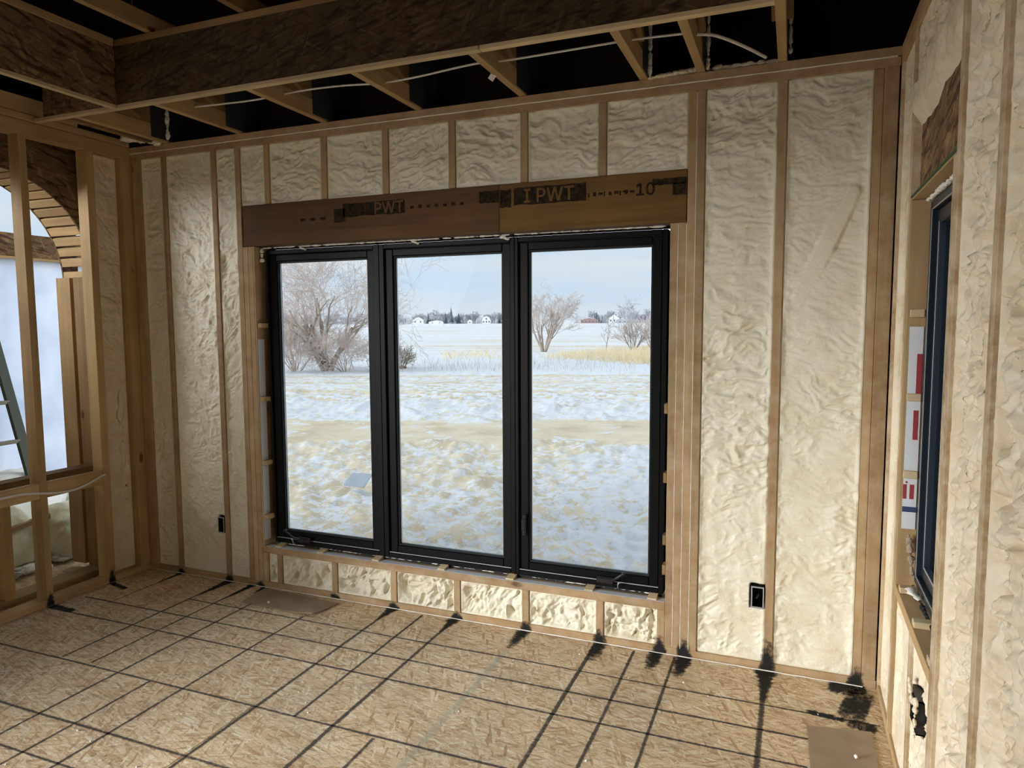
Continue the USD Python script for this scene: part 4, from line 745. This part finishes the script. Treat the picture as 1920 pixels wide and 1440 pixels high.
# the far edge of the field: trees, evergreens and houses
def far_xy(px_x): return px_x
def gpos(x, y): return (x, y, float(base_z(np.array(x), np.array(y))) - .1)
protos = []
for i in range(5):
    kw = dict(seed=100 + i, H=[1.9, 2.4, 1.5, 2.1, 1.7][i], r0=.16, levels=4, spread=.55, kids=(3, 4), up=.2, shrink=.70, rmin=.055, nstem=[1, 1, 3, 1, 4][i], lean=.4)
    protos.append(kw)
spots = []
rs = np.random.RandomState(5)
for a in np.linspace(-156, -104, 30): spots.append((a + rs.uniform(-1.5, 1.5), 268 + rs.uniform(-4, 16)))
for a in np.linspace(-78, -40, 22): spots.append((a + rs.uniform(-1.5, 1.5), 285 + rs.uniform(-4, 20)))
for a in np.linspace(-225, -160, 22): spots.append((a + rs.uniform(-1.5, 1.5), 268 + rs.uniform(-4, 16)))
made = [None] * 5
for i, (x, y) in enumerate(spots):
    j = i % 5; sec = "behind the middle pane beside the white barn" if x > -158 and x < -90 else "behind the right pane beside the white house" if x > -90 else "beyond the big bare tree"
    lab = "bare grey tree in the distant treeline " + sec; gr = "distant treeline trees " + sec
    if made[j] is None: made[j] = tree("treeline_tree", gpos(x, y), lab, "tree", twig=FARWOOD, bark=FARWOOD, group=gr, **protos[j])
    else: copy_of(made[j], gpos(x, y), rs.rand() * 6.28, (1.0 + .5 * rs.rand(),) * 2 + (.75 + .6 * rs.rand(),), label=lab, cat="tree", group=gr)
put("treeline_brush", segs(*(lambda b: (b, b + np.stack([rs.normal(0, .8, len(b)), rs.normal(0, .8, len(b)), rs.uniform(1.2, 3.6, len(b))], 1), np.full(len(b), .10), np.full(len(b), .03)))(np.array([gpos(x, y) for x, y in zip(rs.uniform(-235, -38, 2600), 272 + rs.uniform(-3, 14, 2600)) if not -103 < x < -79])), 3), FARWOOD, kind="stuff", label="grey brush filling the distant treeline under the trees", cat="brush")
def fir(loc, h, r, lab):
    t = xf("evergreen_tree", loc, label=lab, cat="tree", group="dark evergreens of the distant treeline"); ms = []
    for i in range(7):
        z = h * (.10 + .125 * i); c = trimesh.creation.cone(r * (1 - i / 7.6), h * .27, sections=11); v = np.array(c.vertices); v[:, :2] *= (1 + .25 * (nrg.rand(len(v), 1) - .5)); c.vertices = v; c.apply_translation((0, 0, z)); ms.append(c)
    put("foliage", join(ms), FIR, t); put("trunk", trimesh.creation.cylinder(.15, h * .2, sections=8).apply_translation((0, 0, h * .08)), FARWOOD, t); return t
E1 = [(-129.5, 262, 5.6, 1.3), (-132.8, 263, 4.6, 1.2), (-127.5, 265, 4.2, 1.4), (-141.5, 264, 4.6, 1.0), (-107.6, 262, 3.0, .9), (-70.5, 275, 4.2, 1.5), (-68.5, 276, 3.2, 1.0)]
f0 = fir(gpos(*E1[0][:2]), 1.0, .24, "dark conical evergreen in the distant treeline"); UsdGeom.Xformable(stage.GetPrimAtPath(f0)).AddScaleOp().Set(Gf.Vec3f(5.6, 5.6, 6.4))
for (x, y, h, r) in E1[1:]: copy_of(f0, gpos(x, y), x, (r * 4, r * 4, h), label="dark conical evergreen in the distant treeline", cat="tree", group="dark evergreens of the distant treeline")
WALLW = plain("far_white_wall", (.72, .74, .76), .9); WALLR = plain("far_red_wall", (.33, .22, .20), .9); ROOFS = plain("snowy_roof", (.85, .87, .92), .9); ROOFG = plain("grey_roof", (.40, .41, .45), .9); WDARK = plain("far_window_dark", (.12, .13, .16), .5)
def house(x, y, w, d, h, rh, rz, wall, roof, lab, gambrel=False, wins=3, cat="house"):
    t = xf("far_house", gpos(x, y), rz, label=lab, cat=cat)
    put("walls", box(-w / 2, w / 2, -d / 2, d / 2, 0, h), wall, t)
    prof = [(-w / 2, h), (w / 2, h), (0, h + rh)] if not gambrel else [(-w / 2, h), (w / 2, h), (w * .36, h + rh * .66), (0, h + rh), (-w * .36, h + rh * .66)]
    put("gable", prism(prof, 1, -d / 2, d / 2), wall, t)
    up_ = [(a * 1.06, b + .12) for a, b in prof[2:]] if not gambrel else [(a * 1.04, b + .12) for a, b in prof[2:]]
    line = [(w / 2 * 1.08, h - .05)] + up_ + [(-w / 2 * 1.08, h - .05)]; inner = [(-w / 2, h + .01)] + [(a, b + .01) for a, b in prof[2:]][::-1] + [(w / 2, h + .01)]
    put("roof", prism(line + inner, 1, -d / 2 + .15, d / 2 + .2), roof, t)
    for i in range(wins):
        xx = -w / 2 + w * (i + .5) / wins; put("window", box(xx - .25, xx + .25, -d / 2 - .03, -d / 2 + .01, h * .35, h * .75), WDARK, t)
    if gambrel: put("loft_window", box(-.3, .3, -d / 2 - .03, -d / 2 + .01, h + rh * .15, h + rh * .5), WDARK, t)
house(-111.2, 257, 3.4, 5, 1.5, 1.6, .40, WALLW, ROOFG, "white gambrel barn at the far end of the field", True, cat="barn")
house(-134.5, 258, 6.0, 3, .9, .5, .45, WALLW, ROOFS, "low pale shed with snowy roof before the evergreens", wins=2, cat="shed")
house(-144.0, 260, 4.5, 4, 1.8, 1.0, .4, WALLW, ROOFS, "pale house among trees at the far treeline", wins=2)
house(-119.0, 258, 1.8, 3, 1.1, .6, .4, WALLW, ROOFS, "tiny white hut left of the gambrel barn", wins=1, cat="hut")
house(-71.5, 268, 7.0, 4, 1.4, .8, .28, WALLR, ROOFS, "long reddish building with snowy roof right of the rounded tree", wins=5, cat="building")
house(-62.5, 272, 4.0, 4, 2.0, 1.3, .25, WALLW, ROOFS, "white house with snowy roof at the far right", wins=3)
house(-58.8, 270, 3.6, 4, 1.2, .8, .25, ROOFG, ROOFS, "grey low house beside the white one at the far right", wins=2)
